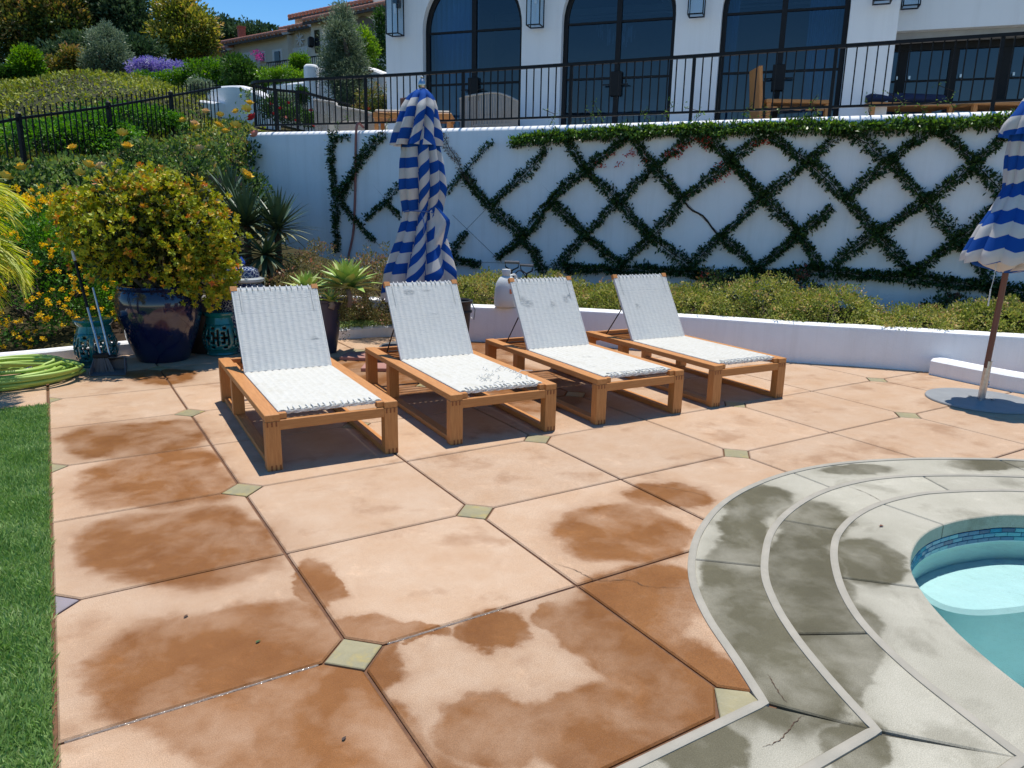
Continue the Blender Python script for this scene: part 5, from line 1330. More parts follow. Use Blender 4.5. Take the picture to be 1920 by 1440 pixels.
for k, tp_ in enumerate(tips):
    stemtree(mb, (.05 * math.cos(k), .05 * math.sin(k), -.01), [tp_], .035 if k > 40 else .022, rg)
mb.build('branches', M['bark_grey'], jade, smooth='all')
# ---- lantana
ln0 = at(85, 600, 8.45)
lant = thing('lantana_bush', 'lantana bush covered in small yellow flower heads left of the blue pot', 'bush', (float(ln0[0]) - .05, float(ln0[1]), .1))
M['lantana_leaf'] = leafmat('lantana_leaf', [(.03, .075, .012), (.05, .13, .018), (.085, .19, .025), (.14, .26, .04)], rough=.5, trans=.3, gain=1.65)
M['petal_yellow'] = leafmat('yellow_petals', [(.60, .30, .01), (.66, .40, .012), (.68, .46, .02)], rough=.6, trans=.3)
P_, D_, cid = crown((0, 0, .55), (1.0, .80, .82), 620, 26, .12, shell=.72, flat=-.8)
leaves('foliage', P_, D_, .028 + .03 * RNG.random(len(P_)), M['lantana_leaf'], lant, wr=.6, rnd=np.clip(.4 + .25 * RNG.normal(size=620)[cid] + .15 * RNG.normal(size=len(P_)), 0, 1))
Cf, df = shell_pts((0, 0, .55), (1.20, .98, 1.0), 1300, -.66, .08, .05)
k = 26
Pf = np.repeat(Cf, k, 0) + RNG.normal(size=(len(Cf) * k, 3)) * .0125; Df = np.repeat(df, k, 0) + RNG.normal(size=(len(Cf) * k, 3)) * .8
leaves('flower_heads', Pf, Df, .014 + .010 * RNG.random(len(Pf)), M['petal_yellow'], lant, wr=.9, kind='stuff')
mb = MB()
for k in range(24):
    a = rg.uniform(0, 2 * PI); mb.tube([(rg.normal() * .1, rg.normal() * .1, 0), (.4 * math.cos(a), .35 * math.sin(a), .4), (.8 * math.cos(a), .65 * math.sin(a), .6 + .5 * rg.random())], [.012, .008, .004], 5)
mb.build('stems', M['bark'], lant)
# ---- palm at the left edge
pb = at(-150, 600, 5.6)
palm = thing('palm', 'yellow-green palm whose arching fronds reach in from the left edge', 'palm', (float(pb[0]), float(pb[1]), 0))
M['frond'] = leafmat('palm_frond', [(.16, .22, .02), (.28, .33, .03), (.42, .42, .06), (.50, .46, .14)], rough=.4, trans=.35)
fp, fd, fs_ = [], [], []
st_ = MB()
for k in range(26):
    az = R(-75 + 150 * (k % 13) / 12) + rg.normal() * .12 - .35; el = R(62 if k < 13 else 30) + rg.normal() * .12; L0 = .78 + .18 * rg.random()
    p = np.array([0, 0, 1.42 if k < 13 else 1.22]); e = el; seg = 14; pl = [tuple(p)]
    for i in range(seg):
        dr = np.array([math.cos(az) * math.cos(e), math.sin(az) * math.cos(e), math.sin(e)]); p2 = p + dr * L0 / seg
        sd_ = np.array([-math.sin(az), math.cos(az), 0])
        if i > 1:
            for q in (-1, 1):
                for _ in range(3):
                    fp.append(p + (p2 - p) * rg.random()); fd.append(dr * 1.0 + sd_ * q * .75 + np.array([0, 0, -.25]) + rg.normal(size=3) * .12); fs_.append(.27 * math.sin(PI * (.15 + .75 * i / seg)) + .04)
        p = p2; pl.append(tuple(p)); e -= R(118) / seg
    st_.tube(pl, [.009 - .007 * i / seg for i in range(seg + 1)], 5)
leaves('fronds', np.array(fp), np.array(fd), np.array(fs_), M['frond'], palm, wr=.055, fold=.3, up=(0, 0, 2), twist=.5)
st_.build('frond_stems', pm('frond_stem', (.30, .32, .06), rough=.5), palm, smooth='all')
MB().lathe([(.10, 0), (.085, .4), (.075, 1.0), (.05, 1.43), (0, 1.45)], 14).build('trunk', M['bark'], palm, smooth=True)
# ---- agaves in the dark pot
ap = at(612, 600, 8.0)
agp = thing('tapered_pot', 'dark blue-grey tapered pot of agaves beside the first lounger', 'pot', (float(ap[0]), float(ap[1]), 0))
MB().lathe([(0, 0), (.085, 0), (.095, .01), (.135, .25), (.165, .55), (.178, .56), (.18, .585), (.165, .588), (.15, .56), (0, .54)], 36).build('pot_body', pm('slate_blue_glaze', (.03, .035, .065), (.045, .05, .085), rough=.35, spec=.5), agp, smooth=True)
M['agave'] = pm('agave_green', (.26, .38, .08), (.33, .45, .12), scale=9, rough=.4, spec=.4)
M['agave_pale'] = pm('agave_edge', (.52, .56, .20), (.44, .50, .16), scale=9, rough=.4, spec=.4)
M['sword'] = pm('sword_leaf', (.045, .085, .04), (.075, .12, .06), scale=6, rough=.45, spec=.4)
M['sword_dry'] = pm('sword_leaf_dry', (.20, .20, .09), (.14, .15, .07), scale=6, rough=.6)
def agave(name, label, px, py, dep, n, ln_, wd, zbase):
    p = at(px, py, dep); t_ = thing(name, label, 'agave', (float(p[0]), float(p[1]), zbase), 0, group='agave rosettes')
    h0 = float(p[2]) - zbase
    MB().tube([(0, 0, 0), (.02, 0, h0 * .6), (0, 0, h0)], [.035, .03, .03], 8).build('stem', M['bark_grey'], t_, smooth='all')
    me = []
    for i in range(n):
        a = i * 2.399; u = i / n
        mb = MB(); blade(mb, (0, 0, h0), a, R(2 + 84 * u ** .75), ln_ * (.95 - .25 * u), wd * (1 - .3 * u), R(22) * (1 - u), chan=.22)
        mb.build('leaf', M['agave'] if i % 3 else M['agave_pale'], t_, smooth='all')
    return t_
agave('agave', 'largest bright green agave rosette, above the dark tapered pot', 652, 542, 7.95, 50, .46, .12, .50)
agave('agave', 'small agave rosette left of the largest one', 576, 552, 8.05, 34, .36, .10, .36)
agave('agave', 'small agave rosette low over the rim of the tapered pot', 620, 566, 7.8, 26, .20, .06, .50)
tr_ = thing('trailing_plant', 'brown-green trailing succulent spilling down the tapered pot', 'plant', (float(ap[0]) + .13, float(ap[1]) - .12, .56))
P_ = []; D_ = []
for k in range(26):
    x, y = rg.normal() * .04, rg.normal() * .035; L0 = .15 + .36 * rg.random()
    for q in range(26):
        u = q / 26; P_.append((x + .03 * math.sin(u * 5 + k), y + .02 * math.cos(u * 6 + k), .02 - L0 * u + .02 * math.sin(u * 3))); D_.append(rg.normal(size=3) + [0, 0, -.3])
leaves('trails', np.array(P_), np.array(D_), .014 + .012 * RNG.random(len(P_)), leafmat('trailing_leaf', [(.08, .07, .03), (.12, .11, .04), (.20, .24, .07)], rough=.5), tr_, wr=.55, kind='stuff')
# ---- sword-leaved plants
def swords(label, px, py, dep, n, ln_, wd, lo=-10, hi=85, mt='sword'):
    p = at(px, py, dep); zg = max(.12, hill(p[0], p[1]))
    t_ = thing('sword_plant', label, 'plant', (float(p[0]), float(p[1]), zg), 0, group='sword-leaved plants')
    h0 = max(.05, float(p[2]) - zg)
    MB().tube([(0, 0, -.05), (0, 0, h0)], [.05, .04], 8).build('stem', M['bark'], t_)
    for i in range(n):
        u = i / n; mb = MB(); blade(mb, (0, 0, h0), i * 2.399 + rg.normal() * .1, R(lo + (hi - lo) * u) + rg.normal() * .08, ln_ * (.85 + .3 * rg.random()), wd, R(30) * (1.1 - u), chan=.12)
        mb.build('leaf', M[mt] if u > .22 else M['sword_dry'], t_, smooth='all')
swords('tall dark green sword-leaved plant right behind the jade plant', 462, 425, 9.3, 95, .58, .052, -5)
swords('dark sword-leaved rosette against the left end of the curved wall', 520, 432, 9.4, 90, .54, .048, -15)
swords('drooping grey-green sword-leaved plant above the porcelain jar', 498, 478, 9.0, 60, .50, .055, -45, 50)
swords('sword-leaved clump highest behind the jade plant', 432, 378, 9.9, 60, .52, .046, 5)

# ================================================================= bed shrubs
M['hawthorn'] = leafmat('variegated_leaf', [(.07, .10, .018), (.13, .165, .03), (.22, .235, .055), (.31, .29, .09), (.34, .20, .10)], rough=.5, trans=.25, gain=1.45)
M['hawthorn_red'] = leafmat('reddish_leaf', [(.06, .075, .02), (.12, .12, .04), (.20, .15, .07), (.30, .13, .09)], rough=.45, trans=.25)
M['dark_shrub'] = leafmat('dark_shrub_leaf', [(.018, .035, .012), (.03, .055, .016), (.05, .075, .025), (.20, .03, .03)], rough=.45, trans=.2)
def mound(name, label, x, y, z, rad, mt, ncl, per, size, group, cr=.07, stemcol=None):
    t_ = thing(name, label, 'shrub', (x, y, z), 0, group=group)
    P_, D_, cid = crown((0, 0, rad[2] * .42), (rad[0], rad[1], rad[2] * .62), ncl, per, cr, shell=.8, flat=-.6)
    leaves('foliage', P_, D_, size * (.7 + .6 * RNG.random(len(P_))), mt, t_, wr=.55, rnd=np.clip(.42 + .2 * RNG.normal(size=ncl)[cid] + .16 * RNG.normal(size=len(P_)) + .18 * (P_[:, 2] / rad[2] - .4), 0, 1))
    mb = MB()
    for k in range(10):
        a = rg.uniform(0, 2 * PI); mb.tube([(0, 0, -.02), (rad[0] * .4 * math.cos(a), rad[1] * .4 * math.sin(a), rad[2] * .4), (rad[0] * .8 * math.cos(a), rad[1] * .8 * math.sin(a), rad[2] * .7)], [.010, .006, .003], 4)
    mb.build('stems', M['bark'], t_)
    return t_
ldist = arcpos(LOW); 
def bedpt(x_along, off_):
    sh = shift(LOW, off_); return float(np.interp(x_along, ldist, [p[0] for p in sh])), float(np.interp(x_along, ldist, [p[1] for p in sh]))
base_t = near_t(LOW, (3.18, 5.68))
hedge_lab = ['yellow-green shrub just right of the left umbrella', 'yellow-green shrub behind the third lounger backrest', 'yellow-green shrub between the third and fourth lounger backrests', 'yellow-green shrub right of the fourth lounger backrest', 'yellow-green shrub in the middle of the long bed, beyond the fourth lounger', 'tallest yellow-green shrub above the middle of the planter wall', 'low yellow-green shrub left of the right umbrella pole', 'yellow-green shrub just behind the right umbrella pole', 'yellow-green shrub at the right end of the bed']
for k, (tt, oo, rx, rz_) in enumerate(((.45, .80, .50, .42), (1.25, .75, .50, .42), (2.0, .70, .50, .36), (2.75, .72, .52, .36), (3.6, .75, .60, .50), (4.45, .70, .62, .42), (5.3, .62, .55, .26), (6.15, .72, .50, .36), (7.0, .75, .6, .42))):
    x, y = bedpt(base_t + tt, oo)
    mound('bed_shrub', hedge_lab[k], x, y, .30, (rx, .46, rz_), M['hawthorn'], 420, 26, .030, 'yellow-green shrubs in the planter bed')
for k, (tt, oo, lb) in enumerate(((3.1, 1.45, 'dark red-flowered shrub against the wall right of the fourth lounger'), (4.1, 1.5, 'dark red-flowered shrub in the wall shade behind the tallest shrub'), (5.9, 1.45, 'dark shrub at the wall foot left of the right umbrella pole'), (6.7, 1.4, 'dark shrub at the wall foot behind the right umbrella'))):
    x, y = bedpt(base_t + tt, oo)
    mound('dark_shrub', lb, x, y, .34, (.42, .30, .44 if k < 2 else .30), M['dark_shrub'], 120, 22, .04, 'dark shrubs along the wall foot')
for k, (px, py, dep, lb) in enumerate(((590, 500, 9.2, 'reddish shrub between the sword-leaved plants and the largest agave'), (700, 510, 9.2, 'reddish shrub left of the left umbrella'), (560, 545, 8.9, 'reddish low shrub behind the small agave'), (740, 520, 9.0, 'reddish shrub hidden mostly by the left umbrella'))):
    p = at(px, py, dep)
    mound('reddish_shrub', lb, float(p[0]), float(p[1]), .22, (.46, .4, float(p[2]) - .02), M['hawthorn_red'], 260, 22, .030, 'reddish shrubs left of the umbrella')
gc = gnd(690, 608, .14)
P_ = np.c_[gc[0] + RNG.uniform(-.55, .55, 5000), gc[1] + RNG.uniform(-.16, .45, 5000), .14 + .04 * RNG.random(5000)]
leaves('creeping_thyme', P_, RNG.normal(size=P_.shape) + [0, 0, .8], .02 + .015 * RNG.random(len(P_)), M['grass'], None, wr=.6, kind='stuff', rnd=.6 + .4 * RNG.random(len(P_)))
tag(bpy.data.objects['creeping_thyme'], 'bright green ground cover behind the low kerb', 'ground cover')

# ================================================================= rose garden
M['rose_leaf'] = leafmat('rose_leaf', [(.012, .03, .008), (.035, .07, .016), (.09, .15, .035), (.20, .27, .075), (.19, .12, .05)], rough=.5, trans=.25, spec=.3)
M['rose_yellow'] = pm('yellow_rose', (.85, .55, .03), (.88, .66, .14), scale=30, rough=.7)
M['rose_peach'] = pm('peach_rose', (.78, .52, .24), (.78, .60, .36), scale=30, rough=.7)
M['rose_red'] = pm('red_rose', (.50, .015, .02), (.38, .01, .015), scale=30, rough=.7)
M['rose_pink'] = pm('pink_rose', (.72, .22, .18), (.75, .34, .26), scale=30, rough=.7)
def rose_mesh(mt):
    mb = MB()
    for ring, (n_, rr, el, ln_) in enumerate(((7, .010, R(25), .052), (6, .008, R(52), .046), (4, .004, R(75), .040))):
        for i in range(n_): blade(mb, (rr * math.cos(i * 6.28 / n_), rr * math.sin(i * 6.28 / n_), ring * .006), i * 2 * PI / n_ + ring * .5, el, ln_, .05, R(-45), k=3, chan=.3)
    me = mb.mesh('rose_bloom'); me.materials.append(mt); me.polygons.foreach_set('use_smooth', [True] * len(me.polygons)); return me
ROSE = {k: rose_mesh(M['rose_' + k]) for k in ('yellow', 'peach', 'red', 'pink')}
M['rose_inner'] = leafmat('rose_inner_leaf', [(.010, .022, .006), (.022, .042, .011), (.04, .065, .018)], rough=.6, trans=.1, gain=1.0)  # darker copy of the rose leaf, shade inside the bush put into its colour
def rosebush(label, px, ytop, dep, rx, ry, blooms, ncl=120, per=24, leaf=.062, mt='rose_leaf', name='rose_bush', cat='rose bush', grp='rose bushes on the slope'):
    p = at(px, ytop, dep); x, y, zt = float(p[0]), float(p[1]), float(p[2]); zg = hill(x, y) - .05
    h = max(.5, zt - zg)
    t_ = thing(name, label, cat, (x, y, zg), 0, group=grp)
    P_, D_, cid = crown((0, 0, h * .52), (rx, ry, h * .46), ncl, per, .115, shell=.72)
    leaves('foliage', P_, D_, leaf * (.7 + .6 * RNG.random(len(P_))), M[mt], t_, wr=.6, rnd=np.clip(.42 + .2 * RNG.normal(size=ncl)[cid] + .18 * RNG.normal(size=len(P_)), 0, 1))
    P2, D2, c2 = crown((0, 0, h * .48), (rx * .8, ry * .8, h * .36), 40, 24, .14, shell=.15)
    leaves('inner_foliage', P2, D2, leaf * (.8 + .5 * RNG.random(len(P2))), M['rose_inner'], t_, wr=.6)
    mb = MB()
    for k in range(9):
        a = rg.uniform(0, 2 * PI); mb.tube([(rg.normal() * .04, rg.normal() * .04, 0), (rx * .35 * math.cos(a), ry * .35 * math.sin(a), h * .4), (rx * .7 * math.cos(a), ry * .7 * math.sin(a), h * .85)], [.011, .008, .004], 4)
    mb.build('canes', M['bark'], t_)
    for (bx, by, col) in blooms:
        q = at(bx, by, dep - .62); o = bpy.data.objects.new('bloom', ROSE[col]); COL.objects.link(o); o.parent = t_
        o.location = (float(q[0]) - x, float(q[1]) - y, float(q[2]) - zg); s = 1.4 + .6 * rg.random(); o.scale = (s, s, s); o.rotation_euler = (R(35) * rg.random(), -R(30) * rg.random(), rg.uniform(0, 6))
    return t_
rosebush('rose bush with yellow and red blooms against the end of the wall', 434, 205, 12.2, .42, .42, [(413, 218, 'yellow'), (408, 237, 'yellow'), (423, 250, 'yellow'), (442, 239, 'yellow'), (443, 212, 'yellow'), (462, 207, 'yellow'), (468, 196, 'yellow'), (475, 223, 'red'), (480, 255, 'pink')])
rosebush('rose bush with three yellow blooms below the end of the fence', 362, 232, 11.8, .65, .55, [(344, 229, 'yellow'), (364, 235, 'peach'), (370, 242, 'yellow'), (386, 212, 'peach')])
rosebush('rose bush with two yellow blooms in front of the fence', 285, 262, 11.2, .70, .55, [(230, 253, 'yellow'), (238, 278, 'yellow')])
rosebush('rose bush low on the slope right of the fence', 410, 285, 11.4, .50, .45, [(375, 282, 'peach')])
rosebush('dark rose bush directly above the jade plant', 330, 300, 10.6, .75, .6, [])
rosebush('rose bush with peach blooms above the left of the jade plant', 195, 318, 9.9, .62, .55, [(165, 313, 'yellow'), (192, 316, 'peach'), (226, 328, 'peach'), (150, 328, 'yellow')])
rosebush('rose bush with one large yellow bloom near the fence post', 130, 295, 10.4, .55, .5, [(138, 280, 'yellow')])
rosebush('rose bush half hidden by the palm fronds', 55, 325, 9.7, .60, .5, [(42, 318, 'yellow'), (8, 335, 'yellow')])
rosebush('rose bush at the left edge under the fence', -20, 300, 10.2, .62, .5, [])
rosebush('rose bush just above the lantana', 120, 352, 9.4, .70, .5, [(134, 364, 'yellow')])
rosebush('rose bush above the left end of the lantana', 20, 368, 9.4, .65, .5, [])
rosebush('rose bush between the lantana and the jade plant', 205, 375, 9.3, .55, .45, [(160, 392, 'yellow')])
rosebush('small yellow rose by the wooden step at the wall end', 466, 322, 10.8, .28, .28, [(455, 325, 'yellow'), (462, 333, 'yellow')], ncl=60)
# wooden step edging in the rose bed
for (a, b, lb) in (((388, 338), (452, 336), 'weathered timber edging of the rose bed near the wall end'), ((300, 352), (396, 345), 'weathered timber edging of the rose bed behind the jade plant')):
    q0, q1 = at(*a, 10.6), at(*b, 10.6)
    MB().bar(tuple(q0), (q1[0], q1[1], q0[2]), .06, .13).build('timber_edging', pm('weathered_timber', (.22, .13, .09), (.16, .10, .07), rough=.85), label=lb, cat='edging')

# ================================================================= hillside fence
FP = [at(-120, 0, 10.6), at(35, 0, 11.5), at(203, 0, 13.1), at(320, 0, 14.6), at(413, 0, 16.0)]
FTOP = [(-120, 252), (35, 222), (203, 200), (320, 180), (413, 163)]
FD = [10.6, 11.5, 13.1, 14.6, 16.0]
ft = [at(px, py, dp_) for (px, py), dp_ in zip(FTOP, FD)]
fence = thing('iron_fence', 'black iron fence climbing the slope above the roses', 'fence', (float(ft[1][0]), float(ft[1][1]), float(ft[1][2]) - 1.1))
fo = np.array([ft[1][0], ft[1][1], ft[1][2] - 1.1])
balm = MB().box((0, 0, -.44), (.016, .016, 1.12)).mesh('picket'); balm.materials.append(M['black'])
pst = MB().box((0, 0, -.50), (.062, .062, 1.14)).lathe([(.0, .075), (.04, .07), (.045, .07), (.0, .1)], 8).mesh('post'); pst.materials.append(M['black'])
for k in range(len(ft) - 1):
    a, b = ft[k] - fo, ft[k + 1] - fo
    MB().bar(a, b, .045, .04).build('top_rail', M['black'], fence); dn = np.array([0, 0, -.95]); MB().bar(a + dn, b + dn, .035, .03).build('bottom_rail', M['black'], fence)
    n_ = int(round(math.dist(a[:2], b[:2]) / .118))
    for q in range(n_):
        o = bpy.data.objects.new('post' if q == 0 else 'picket', pst if q == 0 else balm); COL.objects.link(o); o.parent = fence
        p = a + (b - a) * q / n_; o.location = tuple(p + (np.array([0, 0, .04]) if q else 0)); o.rotation_euler = (0, 0, math.atan2(b[1] - a[1], b[0] - a[0]))

# ================================================================= ground-cover mound
M['cover'] = leafmat('ground_cover_leaf', [(.08, .055, .028), (.12, .135, .025), (.19, .215, .03), (.27, .29, .045), (.31, .29, .07)], rough=.6, trans=.25)
M['cover_core'] = pm('mound_earth', (.05, .06, .02), (.035, .035, .014), scale=4, rough=.95)
def mound_surface(cx, cy, zt, rx, ry, hgt, az, nu=40, nv=20):
    ca, sa = math.cos(az), math.sin(az)
    def pt(u, v):
        r_ = v; x = rx * r_ * math.cos(u); y = ry * r_ * math.sin(u)
        z = zt - hgt * (1 - math.sqrt(max(0, 1 - r_ * r_ * .98))) + .08 * math.sin(x * 2.1 + y) * math.cos(y * 2.4 - x)
        return (cx + x * ca - y * sa, cy + x * sa + y * ca, z)
    return pt
mv, mfc = [], []
LV = []
AZ = math.atan2(-.5236, .8518)
gmound = [(at(100, 150, 22.5), 7.0, 3.0, 2.4), (at(300, 152, 22.5), 5.0, 2.4, 2.2), (at(205, 138, 18.5), 3.6, 3.4, 2.5), (at(60, 160, 18.0), 3.4, 3.0, 2.5), (at(-150, 185, 18.0), 3.6, 3.0, 2.4), (at(255, 150, 19.5), 2.6, 3.0, 2.4)]
core = MB()
for (c, rx, ry, hg) in gmound:
    pt = mound_surface(c[0], c[1], c[2] - .08, rx, ry, hg, AZ)
    nu, nv = 36, 12
    vs = [pt(2 * PI * i / nu, j / nv) for j in range(1, nv + 1) for i in range(nu)] + [pt(0, 0)]
    fs = [((j) * nu + i, (j) * nu + (i + 1) % nu, (j + 1) * nu + (i + 1) % nu, (j + 1) * nu + i) for j in range(nv - 1) for i in range(nu)] + [(len(vs) - 1, i, (i + 1) % nu) for i in range(nu)]
    core.add([(x, y, z - .05) for x, y, z in vs], fs)
    k = 15000
    u, v = RNG.random(k) * 2 * PI, np.sqrt(RNG.random(k))
    LV += [pt(a, b) for a, b in zip(u, v)]
cover = core.build('covered_mound', M['cover_core'], smooth='all', label='low green mound of ground cover behind the iron fence', cat='mound')
P_ = np.array(LV); 
pat = np.sin(P_[:, 0] * 1.9 + 1.3 * np.sin(P_[:, 1] * 1.3)) * np.cos(P_[:, 1] * 1.6 + P_[:, 2] * 2)
lf = leaves('ground_cover', P_ + RNG.normal(size=P_.shape) * .025, RNG.normal(size=P_.shape) + [0, 0, .9], .05 + .06 * RNG.random(len(P_)), M['cover'], cover, wr=.5, kind='stuff', rnd=np.clip(.5 + .2 * pat + .2 * RNG.normal(size=len(P_)), 0, 1))
tx, ty = [], []
while len(tx) < 34000:
    q = at(RNG.uniform(-80, 500), 300, RNG.uniform(11.2, 24))
    if not right_of_garden(q[0], q[1]) and q[1] > 8.0: tx.append(q[0]); ty.append(q[1])
tz = [hill(a, b) + .10 * math.sin(a * 1.7 + b) * math.cos(b * 1.3) - .03 for a, b in zip(tx, ty)]
P_ = np.c_[tx, ty, tz] + RNG.normal(size=(len(tx), 3)) * [.02, .02, .03]
leaves('slope_cover', P_, RNG.normal(size=P_.shape) + [0, 0, .9], .05 + .07 * RNG.random(len(P_)), M['cover'], None, wr=.5, kind='stuff', rnd=np.clip(.42 + .25 * RNG.normal(size=len(P_)), 0, 1))
tag(bpy.data.objects['slope_cover'], 'green ground cover over the slope under the roses and the fence', 'ground cover')
rosebush('bright green leafy plants at the foot of the fence, right half', 250, 200, 14.6, 1.0, .7, [], ncl=240, leaf=.06, mt='lantana_leaf', name='leafy_plant', cat='plant', grp='leafy plants behind the fence')
rosebush('bright green leafy plants at the foot of the fence, left half', 90, 235, 12.8, 1.2, .7, [], ncl=240, leaf=.06, mt='lantana_leaf', name='leafy_plant', cat='plant', grp='leafy plants behind the fence')
rosebush('leafy plants low behind the middle fence post', 170, 225, 13.4, .9, .6, [], ncl=200, leaf=.06, mt='lantana_leaf', name='leafy_plant', cat='plant', grp='leafy plants behind the fence')

# ================================================================= trees
LEAFT = {
 'dark': leafmat('tree_leaf_dark', [(.012, .028, .012), (.025, .05, .02), (.055, .09, .04), (.11, .15, .075)], rough=.5, trans=.2, spec=.25),
 'rust': leafmat('tree_leaf_rust', [(.02, .04, .012), (.045, .075, .017), (.11, .125, .025), (.24, .17, .045), (.36, .19, .09)], rough=.5, trans=.25),
 'gold': leafmat('tree_leaf_gold', [(.05, .075, .015), (.12, .15, .025), (.22, .22, .04), (.33, .26, .06), (.36, .20, .09)], rough=.45, trans=.3),
 'green': leafmat('tree_leaf_green', [(.03, .08, .01), (.06, .14, .015), (.11, .20, .02), (.18, .27, .03)], rough=.45, trans=.35),
 'olive': leafmat('olive_leaf', [(.05, .075, .04), (.09, .125, .07), (.15, .19, .115), (.24, .28, .19)], rough=.5, trans=.2),
 'hedge': leafmat('hedge_leaf', [(.02, .05, .012), (.035, .08, .015), (.055, .11, .02)], rough=.5, trans=.25),
 'purple': leafmat('purple_petals', [(.14, .09, .42), (.26, .20, .58), (.42, .37, .60), (.55, .52, .62)], rough=.7, trans=.2, gain=.95),
 'magenta': leafmat('magenta_petals', [(.40, .03, .20), (.50, .06, .28)], rough=.6, trans=.3, gain=1.0),
}
def tree(name, label, cat, lobes, dep, key, ncl, per, leaf, trunk=True, group=None, cr=.35, shell=.5, wr=.5, bias=.0):
    """lobes: (px, py, half width px, half height px[, extra depth])"""
    k = FPX / dep
    c0 = at(lobes[0][0], lobes[0][1], dep); low = max(l[1] + l[3] for l in lobes)
    zb = float(at(lobes[0][0], low, dep)[2]); zg = min(hill(c0[0], c0[1]), zb - .3)
    t_ = thing(name, label, cat, (float(c0[0]), float(c0[1]), zg), 0, group=group)
    org = np.array([c0[0], c0[1], zg]); PP, DD, RR = [], [], []
    tot = sum(l[2] * l[3] for l in lobes)
    mb = MB()
    for l in lobes:
        de = l[4] if len(l) > 4 else 0.0
        c = at(l[0], l[1], dep + de) - org; rx, rz = l[2] / k, l[3] / k
        n_ = max(8, int(ncl * l[2] * l[3] / tot))
        P_, D_, cid = crown(c, (rx, rx * .9, rz), n_, per, cr, shell=shell)
        top = (P_[:, 2] - c[2]) / max(rz, .1)
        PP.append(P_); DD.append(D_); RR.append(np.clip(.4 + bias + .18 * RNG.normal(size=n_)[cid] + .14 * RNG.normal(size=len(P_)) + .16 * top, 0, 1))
        if trunk:
            for q in range(4):
                tp_ = c + RNG.normal(size=3) * np.array([rx, rx, rz]) * .45
                mb.tube([(0, 0, 0), tuple(c * np.array([.3, .3, .45])), tuple((c + tp_) / 2 * np.array([1, 1, .9])), tuple(tp_)], [.16, .12, .07, .02], 7)
    P_ = np.vstack(PP)
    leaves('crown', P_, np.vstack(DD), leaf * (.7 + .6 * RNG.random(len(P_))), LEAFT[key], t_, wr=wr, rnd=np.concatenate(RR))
    if trunk: mb.build('trunk', M['bark'], t_, smooth='all')
    return t_
tree('rusty_tree', 'large dark tree with rust-tipped foliage at the far left', 'tree', [(55, 55, 60, 70), (112, 60, 50, 70), (30, 20, 40, 40), (105, 5, 48, 40), (60, 0, 40, 30), (15, 95, 28, 40)], 31, 'rust', 520, 46, .17, cr=.42)
tree('dark_tree', 'dark blue-green tree between the rusty tree and the golden tree', 'tree', [(190, 45, 48, 60), (235, 45, 48, 62), (215, 0, 55, 40), (170, 5, 40, 40), (262, 75, 32, 45)], 32, 'dark', 520, 46, .17, cr=.42, bias=.05)
tree('golden_tree', 'yellow-green and orange tree right of the dark trees', 'tree', [(335, 25, 34, 34), (365, 55, 34, 42), (318, 70, 32, 34), (348, 85, 40, 28), (385, 78, 18, 20)], 31, 'gold', 420, 48, .15, cr=.36)
tree('dark_tree', 'distant dark hedge-like tree above the neighbour roof chimney', 'tree', [(420, 75, 40, 36), (460, 80, 40, 30), (500, 82, 36, 26), (395, 60, 20, 24)], 46, 'dark', 320, 40, .22, cr=.5)
tree('dark_tree', 'dark tree mass low behind the grey-green conical tree', 'tree', [(165, 105, 40, 34), (260, 105, 40, 30), (120, 115, 34, 26)], 29, 'dark', 320, 40, .16, cr=.4)
tree('clipped_bush', 'bright green upright bush left on the skyline of the mound', 'bush', [(52, 124, 22, 24), (50, 106, 15, 12)], 23, 'green', 200, 46, .09, cr=.22, trunk=False)
tree('dark_shrub', 'dark hedge at the far left end of the mound skyline', 'hedge', [(5, 150, 26, 16), (25, 140, 18, 14), (-25, 150, 26, 20)], 23, 'hedge', 160, 36, .10, cr=.2, trunk=False)
tree('rusty_bush', 'rust and green bush beside the bright green bush', 'bush', [(118, 128, 30, 16), (140, 112, 22, 18), (100, 132, 22, 10)], 24, 'rust', 160, 40, .10, cr=.22, trunk=False, bias=.15)
tree('olive_tree', 'grey-green conical olive tree on the skyline behind the mound', 'tree', [(205, 112, 38, 30), (202, 86, 28, 30), (198, 64, 14, 20), (232, 122, 16, 14), (175, 122, 16, 14)], 23, 'olive', 330, 44, .085, cr=.2, wr=.3, shell=.3)
ag = tree('purple_flowers', 'clump of purple flowers right of the conical olive tree', 'flowers', [(265, 128, 22, 13), (300, 126, 26, 13), (335, 132, 24, 11), (275, 119, 12, 8), (318, 134, 26, 8)], 21, 'purple', 260, 26, .05, cr=.13, trunk=False, shell=.7, wr=.7)
tree('hedge', 'dark green hedge in front of the neighbour house', 'hedge', [(370, 128, 20, 13), (400, 130, 22, 15), (430, 134, 20, 15), (340, 146, 22, 10), (290, 149, 34, 10), (325, 152, 30, 9), (380, 150, 34, 12), (415, 155, 24, 12)], 20, 'green', 260, 34, .07, cr=.16, trunk=False, bias=-.1)
tree('dark_shrub', 'dark shrub and cactus mass beside the railing end', 'bush', [(450, 138, 26, 24), (470, 152, 24, 20), (440, 120, 16, 12), (490, 165, 18, 18)], 18.5, 'hedge', 240, 34, .08, cr=.16, trunk=False, bias=.2)
tree('flowering_bush', 'magenta-flowered bush before the neighbour windows', 'bush', [(489, 108, 4, 6), (482, 100, 4, 3)], 19.5, 'magenta', 14, 12, .04, cr=.1, trunk=False)
tree('clipped_bush', 'round clipped yellow-green shrub left of the white pillar', 'bush', [(560, 119, 15, 16)], 19, 'green', 110, 40, .05, cr=.12, trunk=False)
